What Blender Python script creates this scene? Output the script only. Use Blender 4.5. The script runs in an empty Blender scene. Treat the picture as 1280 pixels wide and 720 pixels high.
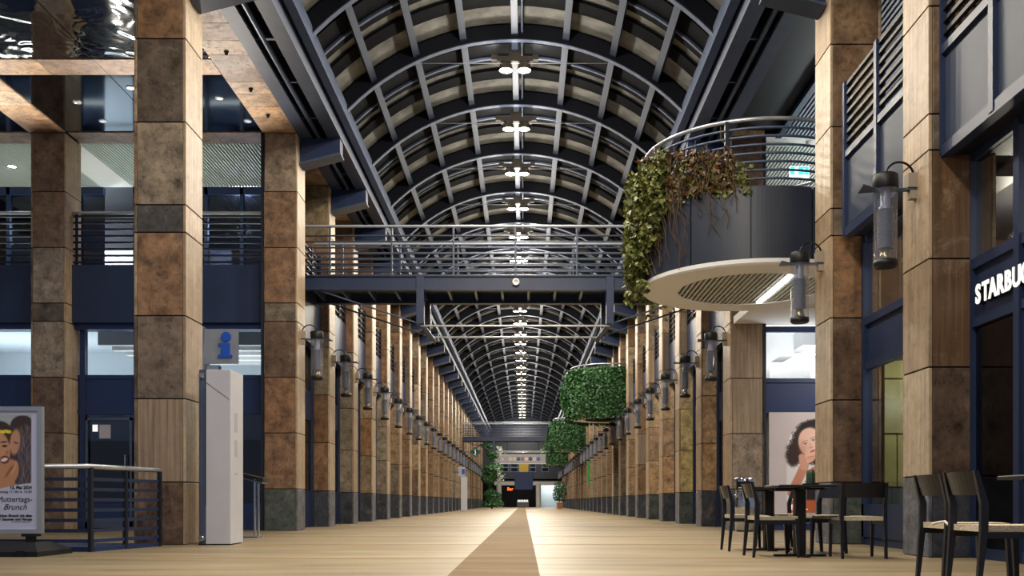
import bpy, bmesh, math, random
import numpy as np
from mathutils import Vector, Matrix
R = math.radians
S = 0.88            # survey units (camera 0.645 above floor) -> metres
random.seed(7)
SC = bpy.context.scene
COL = SC.collection

# ------------------------------------------------------------------ camera
cam_d = bpy.data.cameras.new('camera')
cam = bpy.data.objects.new('camera', cam_d); COL.objects.link(cam)
cam.location = (0, 0, 0.645 * S); cam.rotation_euler = (R(90), 0, 0)
cam_d.sensor_width = 36; cam_d.sensor_fit = 'HORIZONTAL'
cam_d.lens = 1200 / 1280 * 36
cam_d.shift_x = -15 / 1280; cam_d.shift_y = 268 / 1280
cam_d.clip_start = .05; cam_d.clip_end = 400
SC.camera = cam

# ------------------------------------------------------------------ world, exposure
w = bpy.data.worlds.new('night_sky'); SC.world = w; w.use_nodes = True
bg = w.node_tree.nodes['Background']
bg.inputs[0].default_value = (.46, .55, .74, 1); bg.inputs[1].default_value = .15
SC.view_settings.view_transform = 'Standard'; SC.view_settings.look = 'None'
SC.view_settings.gamma = 1; SC.view_settings.use_curve_mapping = False
SC.view_settings.exposure = 1.25
E_RIDGE = 205      # watts of each ridge luminaire, all round
E_GLOW = 52        # watts of an added point hanging in the air below it
E_UP = 14          # watts of each of its two wing uplights
E_BEAM = 760      # watts of its narrow downward beam
E_COURT = 230        # watts of each spot added to brighten the info court soffit
WARM = (1.0, .91, .76)

# ------------------------------------------------------------------ helpers: colour, materials
def lin(r, g, b):
    f = lambda c: (c / 255 / 12.92) if c / 255 <= .04045 else ((c / 255 + .055) / 1.055) ** 2.4
    return (f(r), f(g), f(b), 1)
MATS = {}
def mat(name, rgb=(128, 128, 128), rough=.5, metal=0, spec=.5, var=0, vscale=6, bump=0, emit=None, estr=0, trans=0, ior=1.45, alpha=1, coat=0):
    m = bpy.data.materials.new(name); m.use_nodes = True
    nt = m.node_tree; p = nt.nodes['Principled BSDF']
    c = lin(*rgb)
    p.inputs['Base Color'].default_value = c
    p.inputs['Roughness'].default_value = rough; p.inputs['Metallic'].default_value = metal
    p.inputs['Specular IOR Level'].default_value = spec; p.inputs['IOR'].default_value = ior
    p.inputs['Transmission Weight'].default_value = trans; p.inputs['Alpha'].default_value = alpha
    p.inputs['Coat Weight'].default_value = coat
    if emit: p.inputs['Emission Color'].default_value = lin(*emit); p.inputs['Emission Strength'].default_value = estr
    if var or bump:
        tc = nt.nodes.new('ShaderNodeTexCoord'); n = nt.nodes.new('ShaderNodeTexNoise')
        n.inputs['Scale'].default_value = vscale; n.inputs['Detail'].default_value = 6
        nt.links.new(tc.outputs['Object'], n.inputs['Vector'])
        if var:
            r = nt.nodes.new('ShaderNodeMapRange')
            r.inputs['From Min'].default_value = .3; r.inputs['From Max'].default_value = .7
            r.inputs['To Min'].default_value = 1 - var; r.inputs['To Max'].default_value = 1 + var
            mx = nt.nodes.new('ShaderNodeVectorMath'); mx.operation = 'SCALE'; mx.inputs[0].default_value = c[:3]
            nt.links.new(n.outputs['Fac'], r.inputs['Value']); nt.links.new(r.outputs[0], mx.inputs['Scale'])
            nt.links.new(mx.outputs[0], p.inputs['Base Color'])
        if bump:
            b = nt.nodes.new('ShaderNodeBump'); b.inputs['Strength'].default_value = bump; b.inputs['Distance'].default_value = .02
            nt.links.new(n.outputs['Fac'], b.inputs['Height']); nt.links.new(b.outputs[0], p.inputs['Normal'])
    MATS[name] = m
    return m

def node(nt, t, **kw):
    n = nt.nodes.new(t)
    for k, v in kw.items():
        if k in n.inputs: n.inputs[k].default_value = v
        else: setattr(n, k, v)
    return n

def stone_material(name, granite=False):
    m = bpy.data.materials.new(name); m.use_nodes = True
    nt = m.node_tree; L = nt.links.new; p = nt.nodes['Principled BSDF']
    tc = node(nt, 'ShaderNodeTexCoord'); oi = node(nt, 'ShaderNodeObjectInfo')
    off = node(nt, 'ShaderNodeMath', operation='MULTIPLY'); off.inputs[1].default_value = 37.0
    L(oi.outputs['Random'], off.inputs[0])
    cmb = node(nt, 'ShaderNodeCombineXYZ'); L(off.outputs[0], cmb.inputs[0]); L(off.outputs[0], cmb.inputs[2])
    add = node(nt, 'ShaderNodeVectorMath', operation='ADD'); L(tc.outputs['Object'], add.inputs[0]); L(cmb.outputs[0], add.inputs[1])
    n1 = node(nt, 'ShaderNodeTexNoise', Scale=3.6 if not granite else 7, Detail=10, Roughness=.72, Distortion=.25)
    L(add.outputs[0], n1.inputs['Vector'])
    r1 = node(nt, 'ShaderNodeMapRange'); r1.inputs['From Min'].default_value = .34; r1.inputs['From Max'].default_value = .66
    r1.inputs['To Min'].default_value = .40; r1.inputs['To Max'].default_value = 1.65
    L(n1.outputs['Fac'], r1.inputs['Value'])
    # vertical bedding
    mp = node(nt, 'ShaderNodeMapping'); mp.inputs['Scale'].default_value = (22, 22, .7)
    L(add.outputs[0], mp.inputs['Vector'])
    n2 = node(nt, 'ShaderNodeTexNoise', Scale=1, Detail=5, Roughness=.6); L(mp.outputs[0], n2.inputs['Vector'])
    r2 = node(nt, 'ShaderNodeMapRange'); r2.inputs['From Min'].default_value = .3; r2.inputs['From Max'].default_value = .7
    r2.inputs['To Min'].default_value = .6; r2.inputs['To Max'].default_value = 1.4
    L(n2.outputs['Fac'], r2.inputs['Value'])
    mixf = node(nt, 'ShaderNodeMix'); L(oi.outputs['Alpha'], mixf.inputs[0]); L(r1.outputs[0], mixf.inputs[2]); L(r2.outputs[0], mixf.inputs[3])
    # pits and cracks
    n3 = node(nt, 'ShaderNodeTexNoise', Scale=11 if not granite else 30, Detail=6, Roughness=.7); L(add.outputs[0], n3.inputs['Vector'])
    r3 = node(nt, 'ShaderNodeMapRange'); r3.inputs['From Min'].default_value = .32; r3.inputs['From Max'].default_value = .47
    r3.inputs['To Min'].default_value = .38; r3.inputs['To Max'].default_value = 1.0
    L(n3.outputs['Fac'], r3.inputs['Value'])
    am = node(nt, 'ShaderNodeMath', operation='MULTIPLY'); am.inputs[1].default_value = .75; L(oi.outputs['Alpha'], am.inputs[0])
    pm = node(nt, 'ShaderNodeMix'); L(am.outputs[0], pm.inputs[0]); L(r3.outputs[0], pm.inputs[2]); pm.inputs[3].default_value = 1
    mul = node(nt, 'ShaderNodeMath', operation='MULTIPLY'); L(mixf.outputs[0], mul.inputs[0]); L(pm.outputs[0], mul.inputs[1])
    # pale calcite veins
    n4 = node(nt, 'ShaderNodeTexNoise', Scale=2.4, Detail=9, Roughness=.74, Distortion=.6); L(add.outputs[0], n4.inputs['Vector'])
    r4 = node(nt, 'ShaderNodeMapRange'); r4.inputs['From Min'].default_value = .55; r4.inputs['From Max'].default_value = .72; r4.inputs['To Min'].default_value = 0; r4.inputs['To Max'].default_value = .42
    L(n4.outputs['Fac'], r4.inputs['Value'])
    sc = node(nt, 'ShaderNodeVectorMath', operation='SCALE'); L(oi.outputs['Color'], sc.inputs[0]); L(mul.outputs[0], sc.inputs['Scale'])
    mx = node(nt, 'ShaderNodeMix', data_type='RGBA'); L(r4.outputs[0], mx.inputs[0]); L(sc.outputs[0], mx.inputs[6])
    mx.inputs[7].default_value = lin(178, 158, 132) if not granite else lin(120, 122, 128)
    L(mx.outputs[2], p.inputs['Base Color'])
    p.inputs['Roughness'].default_value = .42 if not granite else .3
    p.inputs['Specular IOR Level'].default_value = .4
    b = node(nt, 'ShaderNodeBump'); b.inputs['Strength'].default_value = .35; b.inputs['Distance'].default_value = .012
    L(mul.outputs[0], b.inputs['Height']); L(b.outputs[0], p.inputs['Normal'])
    MATS[name] = m
    return m

def floor_material(name, c1, c2, r0=.40, r1=.6, spec=.4):
    m = bpy.data.materials.new(name); m.use_nodes = True
    nt = m.node_tree; L = nt.links.new; p = nt.nodes['Principled BSDF']
    tc = node(nt, 'ShaderNodeTexCoord')
    mp = node(nt, 'ShaderNodeMapping'); mp.inputs['Scale'].default_value = (.35, 2.6, 1); L(tc.outputs['Object'], mp.inputs['Vector'])
    n = node(nt, 'ShaderNodeTexNoise', Scale=1.2, Detail=8, Roughness=.62, Distortion=.4); L(mp.outputs[0], n.inputs['Vector'])
    n2 = node(nt, 'ShaderNodeTexNoise', Scale=18, Detail=5, Roughness=.7); L(tc.outputs['Object'], n2.inputs['Vector'])
    ad = node(nt, 'ShaderNodeMix'); ad.inputs[0].default_value = .22; L(n.outputs['Fac'], ad.inputs[2]); L(n2.outputs['Fac'], ad.inputs[3])
    r = node(nt, 'ShaderNodeMapRange'); r.inputs['From Min'].default_value = .33; r.inputs['From Max'].default_value = .66
    L(ad.outputs[0], r.inputs['Value'])
    mx = node(nt, 'ShaderNodeMix', data_type='RGBA'); L(r.outputs[0], mx.inputs[0])
    mx.inputs[6].default_value = lin(*c1); mx.inputs[7].default_value = lin(*c2)
    L(mx.outputs[2], p.inputs['Base Color'])
    r2 = node(nt, 'ShaderNodeMapRange'); r2.inputs['To Min'].default_value = r0; r2.inputs['To Max'].default_value = r1; p.inputs['Specular IOR Level'].default_value = spec
    L(n2.outputs['Fac'], r2.inputs['Value']); L(r2.outputs[0], p.inputs['Roughness'])
    b = node(nt, 'ShaderNodeBump'); b.inputs['Strength'].default_value = .2; b.inputs['Distance'].default_value = .006
    L(n2.outputs['Fac'], b.inputs['Height']); L(b.outputs[0], p.inputs['Normal'])
    MATS[name] = m
    return m

def glass_material(name, tint, mixt, rough=.03, dust=None, dustf=0.0):
    """clear sheet: transparent + mirror by Fresnel, optionally some dust"""
    m = bpy.data.materials.new(name); m.use_nodes = True
    nt = m.node_tree; L = nt.links.new
    for n in list(nt.nodes):
        if n.type != 'OUTPUT_MATERIAL': nt.nodes.remove(n)
    out = [n for n in nt.nodes if n.type == 'OUTPUT_MATERIAL'][0]
    tr = node(nt, 'ShaderNodeBsdfTransparent'); tr.inputs[0].default_value = lin(*tint)
    gl = node(nt, 'ShaderNodeBsdfGlossy'); gl.inputs['Roughness'].default_value = rough
    fr = node(nt, 'ShaderNodeFresnel'); ge = node(nt, 'ShaderNodeNewGeometry'); mi_ = node(nt, 'ShaderNodeMix')
    mi_.inputs[2].default_value = mixt; mi_.inputs[3].default_value = 1 / mixt      # same Fresnel on both faces of the sheet
    L(ge.outputs['Backfacing'], mi_.inputs[0]); L(mi_.outputs[0], fr.inputs['IOR'])
    ms = node(nt, 'ShaderNodeMixShader'); L(fr.outputs[0], ms.inputs[0]); L(tr.outputs[0], ms.inputs[1]); L(gl.outputs[0], ms.inputs[2])
    last = ms
    if dust:
        df = node(nt, 'ShaderNodeBsdfDiffuse'); df.inputs[0].default_value = lin(*dust)
        m2 = node(nt, 'ShaderNodeMixShader'); L(ms.outputs[0], m2.inputs[1]); L(df.outputs[0], m2.inputs[2])
        tc = node(nt, 'ShaderNodeTexCoord'); nz = node(nt, 'ShaderNodeTexNoise', Scale=2.5, Detail=6); L(tc.outputs['Object'], nz.inputs['Vector'])
        r = node(nt, 'ShaderNodeMapRange'); r.inputs['From Min'].default_value = .3; r.inputs['From Max'].default_value = .7
        r.inputs['To Min'].default_value = dustf * .6; r.inputs['To Max'].default_value = dustf * 1.4
        L(nz.outputs['Fac'], r.inputs['Value']); L(r.outputs[0], m2.inputs[0]); last = m2
    L(last.outputs[0], out.inputs[0]); MATS[name] = m
    return m

def attr_material(name, rough=.4, emit=0, spec=.5):
    m = bpy.data.materials.new(name); m.use_nodes = True
    nt = m.node_tree; p = nt.nodes['Principled BSDF']
    a = nt.nodes.new('ShaderNodeVertexColor'); a.layer_name = 'Col'
    nt.links.new(a.outputs[0], p.inputs['Base Color']); p.inputs['Roughness'].default_value = rough
    p.inputs['Specular IOR Level'].default_value = spec
    if emit:
        nt.links.new(a.outputs[0], p.inputs['Emission Color']); p.inputs['Emission Strength'].default_value = emit
    MATS[name] = m
    return m

def leaf_material(name, c1, c2, c3):
    m = bpy.data.materials.new(name); m.use_nodes = True
    nt = m.node_tree; L = nt.links.new; p = nt.nodes['Principled BSDF']
    tc = node(nt, 'ShaderNodeTexCoord'); n = node(nt, 'ShaderNodeTexNoise', Scale=9, Detail=3); L(tc.outputs['Object'], n.inputs['Vector'])
    cr = node(nt, 'ShaderNodeValToRGB'); L(n.outputs['Fac'], cr.inputs[0])
    e = cr.color_ramp.elements; e[0].position = .35; e[0].color = lin(*c1); e[1].position = .66; e[1].color = lin(*c3)
    k = e.new(.5); k.color = lin(*c2)
    L(cr.outputs[0], p.inputs['Base Color']); p.inputs['Roughness'].default_value = .45
    p.inputs['Specular IOR Level'].default_value = .4
    MATS[name] = m
    return m

STONE = stone_material('travertine'); GRAN = stone_material('granite', True)
FLOOR = floor_material('floor_stone', (97, 84, 63), (146, 130, 102))
STRIP = floor_material('floor_strip_stone', (80, 65, 44), (122, 100, 69), .65, .8, .15)
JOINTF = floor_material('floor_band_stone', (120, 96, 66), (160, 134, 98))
mat('joint', (26, 20, 16), .8)
mat('navy', (36, 48, 77), .42, .0, .5, .10, 3)
mat('navy_dark', (22, 27, 40), .45, 0, .5)
mat('blue', (32, 50, 92), .4, 0, .5, .08, 3)
mat('steel', (82, 93, 116), .38, .35, .5, .12, 4)
mat('arch_paint', (13, 16, 25), .5, 0, .25)
mat('silver', (190, 194, 200), .3, .75)
mat('chrome', (200, 204, 210), .14, 1)
mat('black', (14, 15, 19), .5)
mat('blade', (8, 9, 12), .7, 0, .1)
mat('black_gloss', (12, 13, 16), .25)
mat('chair_wood', (18, 21, 32), .38, 0, .5, .15, 12)
mat('white', (226, 226, 224), .6)
mat('plaster', (214, 212, 206), .75, 0, .2, .03, 2)
mat('totem_white', (196, 196, 206), .4, 0, .5, .04, 2)
mat('rush', (188, 176, 156), .8, 0, .2, .2, 60, .5)
mat('cord', (205, 200, 186), .8)
mat('mirror', (128, 136, 140), .07, 1, bump=.012, vscale=1.2)
mat('slat', (190, 194, 186), .5, .2)
mat('slat_dark', (120, 126, 140), .45, .3)
mat('frost', (50, 59, 78), .5, 0, .35, .15, 1.2)
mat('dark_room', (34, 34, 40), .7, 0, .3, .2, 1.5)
mat('brown_wall', (84, 58, 40), .6, 0, .3, .2, 3)
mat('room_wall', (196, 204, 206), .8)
mat('lamp_lens', (255, 240, 210), .5, emit=(255, 226, 176), estr=38)
mat('down_lens', (255, 250, 240), .5, emit=(255, 246, 228), estr=14)
mat('tube_light', (255, 255, 255), .5, emit=(255, 250, 240), estr=5)
mat('fixture', (84, 76, 67), .5, .2)
mat('eaves_steel', (60, 69, 88), .5, .1, .4, .12, 4)
mat('purlin_steel', (58, 67, 86), .45, .2)
mat('rail_steel', (150, 155, 164), .5, .2)
mat('stone_grey', (150, 140, 126), .6)
mat('exit_face', (40, 190, 180), .4, emit=(60, 225, 215), estr=.7)
mat('exit_white', (250, 255, 255), .4, emit=(240, 255, 255), estr=.8)
mat('sign_white', (232, 232, 228), .5, emit=(240, 240, 236), estr=.35)
mat('sign_grey', (176, 172, 182), .5)
mat('sign_blue', (32, 82, 190), .4)
mat('plate', (150, 154, 164), .35, .3, var=.12, vscale=2)
mat('orange', (220, 96, 40), .5, emit=(240, 100, 40), estr=.8)
mat('yellow', (150, 128, 40), .6)
mat('banner', (14, 32, 72), .6)
mat('green_cross', (10, 84, 66), .5)
mat('green_strip', (30, 150, 66), .5)
mat('pale_leaf', (140, 152, 140), .6)
mat('olive_reflection', (150, 146, 92), .4, 0, .4, .35, 3)
mat('terracotta', (176, 112, 70), .7)
mat('soil', (40, 30, 24), .9)
mat('bark', (84, 64, 44), .8)
mat('brass', (150, 138, 100), .3, .8)
mat('coil', (120, 125, 136), .4, .2)
mat('ink', (34, 32, 44), .7)
mat('cactus', (52, 74, 48), .6)
mat('drum_paint', (46, 51, 64), .42, 0, .5, .12, 1.5)
mat('counter', (120, 118, 116), .6)
mat('grey_bar', (150, 150, 146), .6)
glass_material('roof_glass', (66, 70, 78), 1.6, .05, (206, 203, 192), .42)
glass_material('glass', (225, 230, 235), 1.5, .02)
glass_material('dark_glass', (120, 128, 145), 1.7, .03)
glass_material('lantern_glass', (242, 244, 250), 1.6, .04, (214, 218, 236), .07)
IVY = leaf_material('ivy_leaf', (44, 50, 18), (82, 90, 38), (140, 142, 80))
IVYB = leaf_material('ivy_dry', (54, 38, 20), (96, 62, 30), (78, 76, 38))
HEDGE = leaf_material('hedge_leaf', (22, 54, 28), (40, 84, 44), (86, 122, 74))
attr_material('print', .35, 0, .5)
M = MATS

# ------------------------------------------------------------------ helpers: geometry
class MB:
    """collects shapes in survey units (sc=S) or metres (sc=1) and links them as one mesh object"""
    def __init__(s, sc=S): s.v = []; s.f = []; s.mi = []; s.sm = []; s.sc = sc
    def add(s, vs, fs, mi=0, sm=False):
        o = len(s.v); s.v += [tuple(v) for v in vs]
        for f in fs: s.f.append(tuple(i + o for i in f)); s.mi.append(mi); s.sm.append(sm)
        return s
    def box(s, x0, x1, y0, y1, z0, z1, mi=0):
        v = [(x, y, z) for z in (z0, z1) for y in (y0, y1) for x in (x0, x1)]
        return s.add(v, [(0, 2, 3, 1), (4, 5, 7, 6), (0, 1, 5, 4), (2, 6, 7, 3), (0, 4, 6, 2), (1, 3, 7, 5)], mi)
    def bevbox(s, x0, x1, y0, y1, z0, z1, b, mi=0):
        """box with chamfered vertical edges and top"""
        pr = [(x0 + b, y0), (x1 - b, y0), (x1, y0 + b), (x1, y1 - b), (x1 - b, y1), (x0 + b, y1), (x0, y1 - b), (x0, y0 + b)]
        cx, cy = (x0 + x1) / 2, (y0 + y1) / 2
        rings = [[(x, y, z0) for x, y in pr], [(x, y, z1 - b) for x, y in pr],
                 [(cx + (x - cx) * (1 - 2 * b / (x1 - x0)), cy + (y - cy) * (1 - 2 * b / (y1 - y0)), z1) for x, y in pr]]
        return s.loft(rings, True, mi)
    def loft(s, rings, cap=True, mi=0, sm=False, closed=True):
        n = len(rings[0]); v = [p for r in rings for p in r]; f = []
        for i in range(len(rings) - 1):
            for j in range(n if closed else n - 1):
                k = (j + 1) % n
                f.append((i * n + j, i * n + k, (i + 1) * n + k, (i + 1) * n + j))
        s.add(v, f, mi, sm)
        if cap and closed:
            s.add(rings[0], [tuple(range(n - 1, -1, -1))], mi); s.add(rings[-1], [tuple(range(n))], mi)
        return s
    def bar(s, p0, p1, w, h, up=(0, 0, 1), mi=0, w1=None, h1=None):
        p0, p1 = Vector(p0), Vector(p1); d = (p1 - p0).normalized(); up = Vector(up)
        if abs(d.dot(up)) > .99: up = Vector((1, 0, 0))
        a = d.cross(up).normalized(); b = a.cross(d).normalized()
        w1 = w if w1 is None else w1; h1 = h if h1 is None else h1
        r = lambda p, w, h: [p + a * (i * w / 2) + b * (j * h / 2) for i, j in ((-1, -1), (1, -1), (1, 1), (-1, 1))]
        return s.loft([r(p0, w, h), r(p1, w1, h1)], True, mi)
    def tube(s, pts, r, n=8, mi=0, closed=False, sm=True):
        pts = [Vector(p) for p in pts]; rings = []; ref = None
        for i, p in enumerate(pts):
            if closed: d = pts[(i + 1) % len(pts)] - pts[i - 1]
            else: d = pts[min(i + 1, len(pts) - 1)] - pts[max(i - 1, 0)]
            d.normalize()
            if ref is None: ref = Vector((0, 0, 1)) if abs(d.z) < .9 else Vector((1, 0, 0))
            a = d.cross(ref).normalized(); b = a.cross(d).normalized(); ref = b if abs(d.dot(b)) < .9 else ref
            rr = r[i] if isinstance(r, (list, tuple)) else r
            rings.append([p + (a * math.cos(t) + b * math.sin(t)) * rr for t in (2 * math.pi * k / n for k in range(n))])
        if closed: rings.append(rings[0])
        return s.loft(rings, not closed, mi, sm)
    def lathe(s, prof, cx=0, cy=0, n=20, mi=0, sm=True, cap=True):
        rings = [[(cx + r * math.cos(2 * math.pi * k / n), cy + r * math.sin(2 * math.pi * k / n), z) for k in range(n)] for r, z in prof]
        return s.loft(rings, cap, mi, sm)
    def prism(s, poly, axis, a, b, mi=0):
        f = {'x': lambda p, t: (t, p[0], p[1]), 'y': lambda p, t: (p[0], t, p[1]), 'z': lambda p, t: (p[0], p[1], t)}[axis]
        return s.loft([[f(p, a) for p in poly], [f(p, b) for p in poly]], True, mi)
    def mesh(s, name, mats):
        me = bpy.data.meshes.new(name)
        me.from_pydata([(x * s.sc, y * s.sc, z * s.sc) for x, y, z in s.v], [], s.f)
        for m in (mats if isinstance(mats, (list, tuple)) else [mats]): me.materials.append(m)
        if len(s.f):
            me.polygons.foreach_set('material_index', s.mi); me.polygons.foreach_set('use_smooth', s.sm)
        me.update()
        bm = bmesh.new(); bm.from_mesh(me); bmesh.ops.recalc_face_normals(bm, faces=bm.faces); bm.to_mesh(me); bm.free()
        return me
    def build(s, name, mats, parent=None, loc=(0, 0, 0), rotz=0, sc=None, color=None):
        return inst(s.mesh(name, mats), name, parent, loc, rotz, color, s.sc if sc is None else sc)

def inst(me, name, parent=None, loc=(0, 0, 0), rotz=0, color=None, sc=S):
    o = bpy.data.objects.new(name, me); COL.objects.link(o)
    o.parent = parent; o.location = (loc[0] * sc, loc[1] * sc, loc[2] * sc); o.rotation_euler.z = rotz
    if color: o.color = color
    return o
def empty(name, loc=(0, 0, 0), rotz=0):
    o = bpy.data.objects.new(name, None); COL.objects.link(o); o.empty_display_size = .2
    o.location = (loc[0] * S, loc[1] * S, loc[2] * S); o.rotation_euler.z = rotz
    return o
def tag(o, label=None, cat=None, group=None, kind=None):
    if label: o['label'] = label
    if cat: o['category'] = cat
    if group: o['group'] = group
    if kind: o['kind'] = kind
    return o
def thing(name, loc, label, cat, group=None, rotz=0): return tag(empty(name, loc, rotz), label, cat, group, 'thing')
def struct(name): return tag(empty(name), kind='structure')
def copy_tree(o, parent=None):
    c = o.copy(); COL.objects.link(c); c.parent = parent
    for ch in list(o.children): copy_tree(ch, c)
    return c
def text(body, size, loc, rot, m, parent, name='lettering', ext=.004, align='LEFT', shear=0, sc=S, space=1.0, bold=0.0, xs=1.0):
    cu = bpy.data.curves.new(name, 'FONT'); cu.body = body; cu.size = size * sc; cu.extrude = ext * sc; cu.offset = bold * sc
    cu.align_x = align; cu.shear = shear; cu.space_character = space; cu.materials.append(m); cu.resolution_u = 4
    tmp = bpy.data.objects.new(name, cu); COL.objects.link(tmp)
    me = bpy.data.meshes.new_from_object(tmp.evaluated_get(bpy.context.evaluated_depsgraph_get())); me.name = name
    bpy.data.objects.remove(tmp); bpy.data.curves.remove(cu)
    o = bpy.data.objects.new(name, me); COL.objects.link(o); o.parent = parent
    o.location = [c * sc for c in loc]; o.rotation_euler = rot; o.scale.x = xs
    return o
def point(name, loc, watts, rgb, radius=.1, parent=None):
    l = bpy.data.lights.new(name, 'POINT'); l.energy = watts; l.color = rgb; l.shadow_soft_size = radius
    o = bpy.data.objects.new(name, l); COL.objects.link(o); o.location = [c * S for c in loc]; o.parent = parent
    return o
def spot(name, loc, watts, rgb, deg, blend=.6, radius=.08, rot=(0, 0, 0), parent=None):
    l = bpy.data.lights.new(name, 'SPOT'); l.energy = watts; l.color = rgb; l.spot_size = R(deg); l.spot_blend = blend; l.shadow_soft_size = radius
    o = bpy.data.objects.new(name, l); COL.objects.link(o); o.location = [c * S for c in loc]; o.rotation_euler = rot; o.parent = parent
    return o
def area(name, loc, sx, sy, watts, rgb, rot=(0, 0, 0)):
    l = bpy.data.lights.new(name, 'AREA'); l.shape = 'RECTANGLE'; l.size = sx * S; l.size_y = sy * S; l.energy = watts; l.color = rgb
    o = bpy.data.objects.new(name, l); COL.objects.link(o); o.location = [c * S for c in loc]; o.rotation_euler = rot
    o.visible_camera = True
    return o

PITCH = 3.6
XL, XR = -5.15, 4.72                   # aisle faces of the two column rows
CX = (XL + XR) / 2
YL = lambda k: PITCH * k + .22         # front face of column k, info side
YR = lambda k: PITCH * k + .40         # cafe side
YA = lambda k: PITCH * k + .40         # arches
CW, CD = .79, .76
ZS = 9.05                              # soffit height
KEND = 33
COURSES = [0, .955, 2.225, 3.49, 4.76, 5.18, 6.44, 7.71, ZS]
ORD = ['zeroth', 'first', 'second', 'third', 'fourth', 'fifth', 'sixth', 'seventh', 'eighth', 'ninth', 'tenth', 'eleventh', 'twelfth', 'thirteenth', 'fourteenth', 'fifteenth', 'sixteenth', 'seventeenth']

# ------------------------------------------------------------------ floor
floor = struct('floor')
MB().box(-16, 12, -12, 124, -.3, 0).build('floor_slab', FLOOR, floor)
MB().box(-.67, .14, -12, 121, -.02, .004).build('floor_strip', STRIP, floor)
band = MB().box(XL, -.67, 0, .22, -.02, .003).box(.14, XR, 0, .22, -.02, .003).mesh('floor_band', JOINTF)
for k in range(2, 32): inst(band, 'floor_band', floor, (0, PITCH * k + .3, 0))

# ------------------------------------------------------------------ ridge luminaires and roof vault
A_AP, A_SP, A_HW = 11.25, 9.45, 4.0
A_R = (A_HW ** 2 + (A_AP - A_SP) ** 2) / (2 * (A_AP - A_SP)); A_CZ = A_AP - A_R
def arcz(dx, off=0): return A_CZ + math.sqrt((A_R + off) ** 2 - dx ** 2)
ANG = math.asin(A_HW / A_R)
def arcp(t, off): a = t * ANG; return (CX + (A_R + off) * math.sin(a), A_CZ + (A_R + off) * math.cos(a))
ceiling = struct('ceiling')
def arch_mesh():
    web, fl = MB(), MB(); N = 28
    def band(mb, o0, o1, y0, y1, mi):
        rings = []
        for i in range(N + 1):
            t = -1.0 + 2.0 * i / N
            a, b = arcp(t, o0), arcp(t, o1)
            rings.append([(a[0], y0, a[1]), (a[0], y1, a[1]), (b[0], y1, b[1]), (b[0], y0, b[1])])
        mb.loft(rings, True, mi)
    band(web, .02, .37, 0, .12, 0)
    band(web, 0, .02, -.01, .13, 1)
    band(web, .35, .38, 0, .22, 0)
    return web.mesh('arch', [M['arch_paint'], M['steel']])
arch_me = arch_mesh()
for k in range(4, KEND + 1): inst(arch_me, 'arch', ceiling, (0, YA(k), 0))
PT = [math.asin(d / A_R) / ANG for d in (-3.93, -3.15, -2.2, -1.15, 0, 1.15, 2.2, 3.15, 3.93)]
def purlin_mb(t, mb=None):
    mb = mb or MB(); a = t * ANG; c, s_ = math.cos(a), math.sin(a)
    def loc(u, o): x, z = CX + (A_R + o) * s_ + u * c, A_CZ + (A_R + o) * c - u * s_; return x, z
    for (u0, u1, o0, o1) in ((-.075, .075, .10, .13), (-.03, .03, .13, .40)):
        poly = [loc(u0, o0), loc(u1, o0), loc(u1, o1), loc(u0, o1)]
        mb.prism(poly, 'y', .2, PITCH + .06)
    return mb
def pane_mb(t0, t1, mb=None):
    mb = mb or MB(); n = 3; rings = []
    for i in range(n + 1):
        t = t0 + (t1 - t0) * i / n; a, b = arcp(t, .405), arcp(t, .425)
        rings.append([(a[0], .1, a[1]), (a[0], PITCH + .1, a[1]), (b[0], PITCH + .1, b[1]), (b[0], .1, b[1])])
    return mb.loft(rings, True)
def blade_mb(t0, t1, y0, y1, mi, mb=None):
    """flat opaque infill strip lying across the panel (mi 0) or a thin glazing bar (mi 1)"""
    mb = mb or MB(); n = 3; d = .012; rings = []
    o0, o1 = (.30, .36) if mi == 0 else (.25, .30)
    for i in range(n + 1):
        t = t0 + d + (t1 - t0 - 2 * d) * i / n; a, b = arcp(t, o0), arcp(t, o1)
        rings.append([(a[0], y0, a[1]), (a[0], y1, a[1]), (b[0], y1, b[1]), (b[0], y0, b[1])])
    return mb.loft(rings, True, mi)
BL = ((.80, 1.40, 0), (1.42, 1.50, 1), (1.52, 1.80, 0), (2.20, 2.68, 0))
NEARB = (4, 5, 6, 7, 8, 9, 10, 11)
pur_me = [purlin_mb(t).mesh('purlin', M['purlin_steel']) for t in PT]
pan_me = [pane_mb(PT[i], PT[i + 1]).mesh('glass_pane', M['roof_glass']) for i in range(8)]
bla_me = [[blade_mb(PT[i], PT[i + 1], *b).mesh('shade_blade', [M['blade'], M['steel']]) for b in BL] for i in range(8)]
for k in NEARB:
    for me in pur_me: inst(me, 'purlin', ceiling, (0, YA(k), 0))
    for me in pan_me: inst(me, 'glass_pane', ceiling, (0, YA(k), 0))
    for row in bla_me:
        for me in row: inst(me, 'shade_blade', ceiling, (0, YA(k), 0))
fp, fg, fb = MB(), MB(), MB()
for t in PT: purlin_mb(t, fp)
for i in range(8):
    pane_mb(PT[i], PT[i + 1], fg)
    for b in BL: blade_mb(PT[i], PT[i + 1], *b, mb=fb)
fpm, fgm, fbm = fp.mesh('purlins', M['purlin_steel']), fg.mesh('glazing', M['roof_glass']), fb.mesh('shade_blades', [M['blade'], M['steel']])
for k in range(NEARB[-1] + 1, KEND):
    for me, nm in ((fpm, 'purlins'), (fgm, 'glazing'), (fbm, 'shade_blades')): tag(inst(me, nm, ceiling, (0, YA(k), 0)), kind='stuff')
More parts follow.
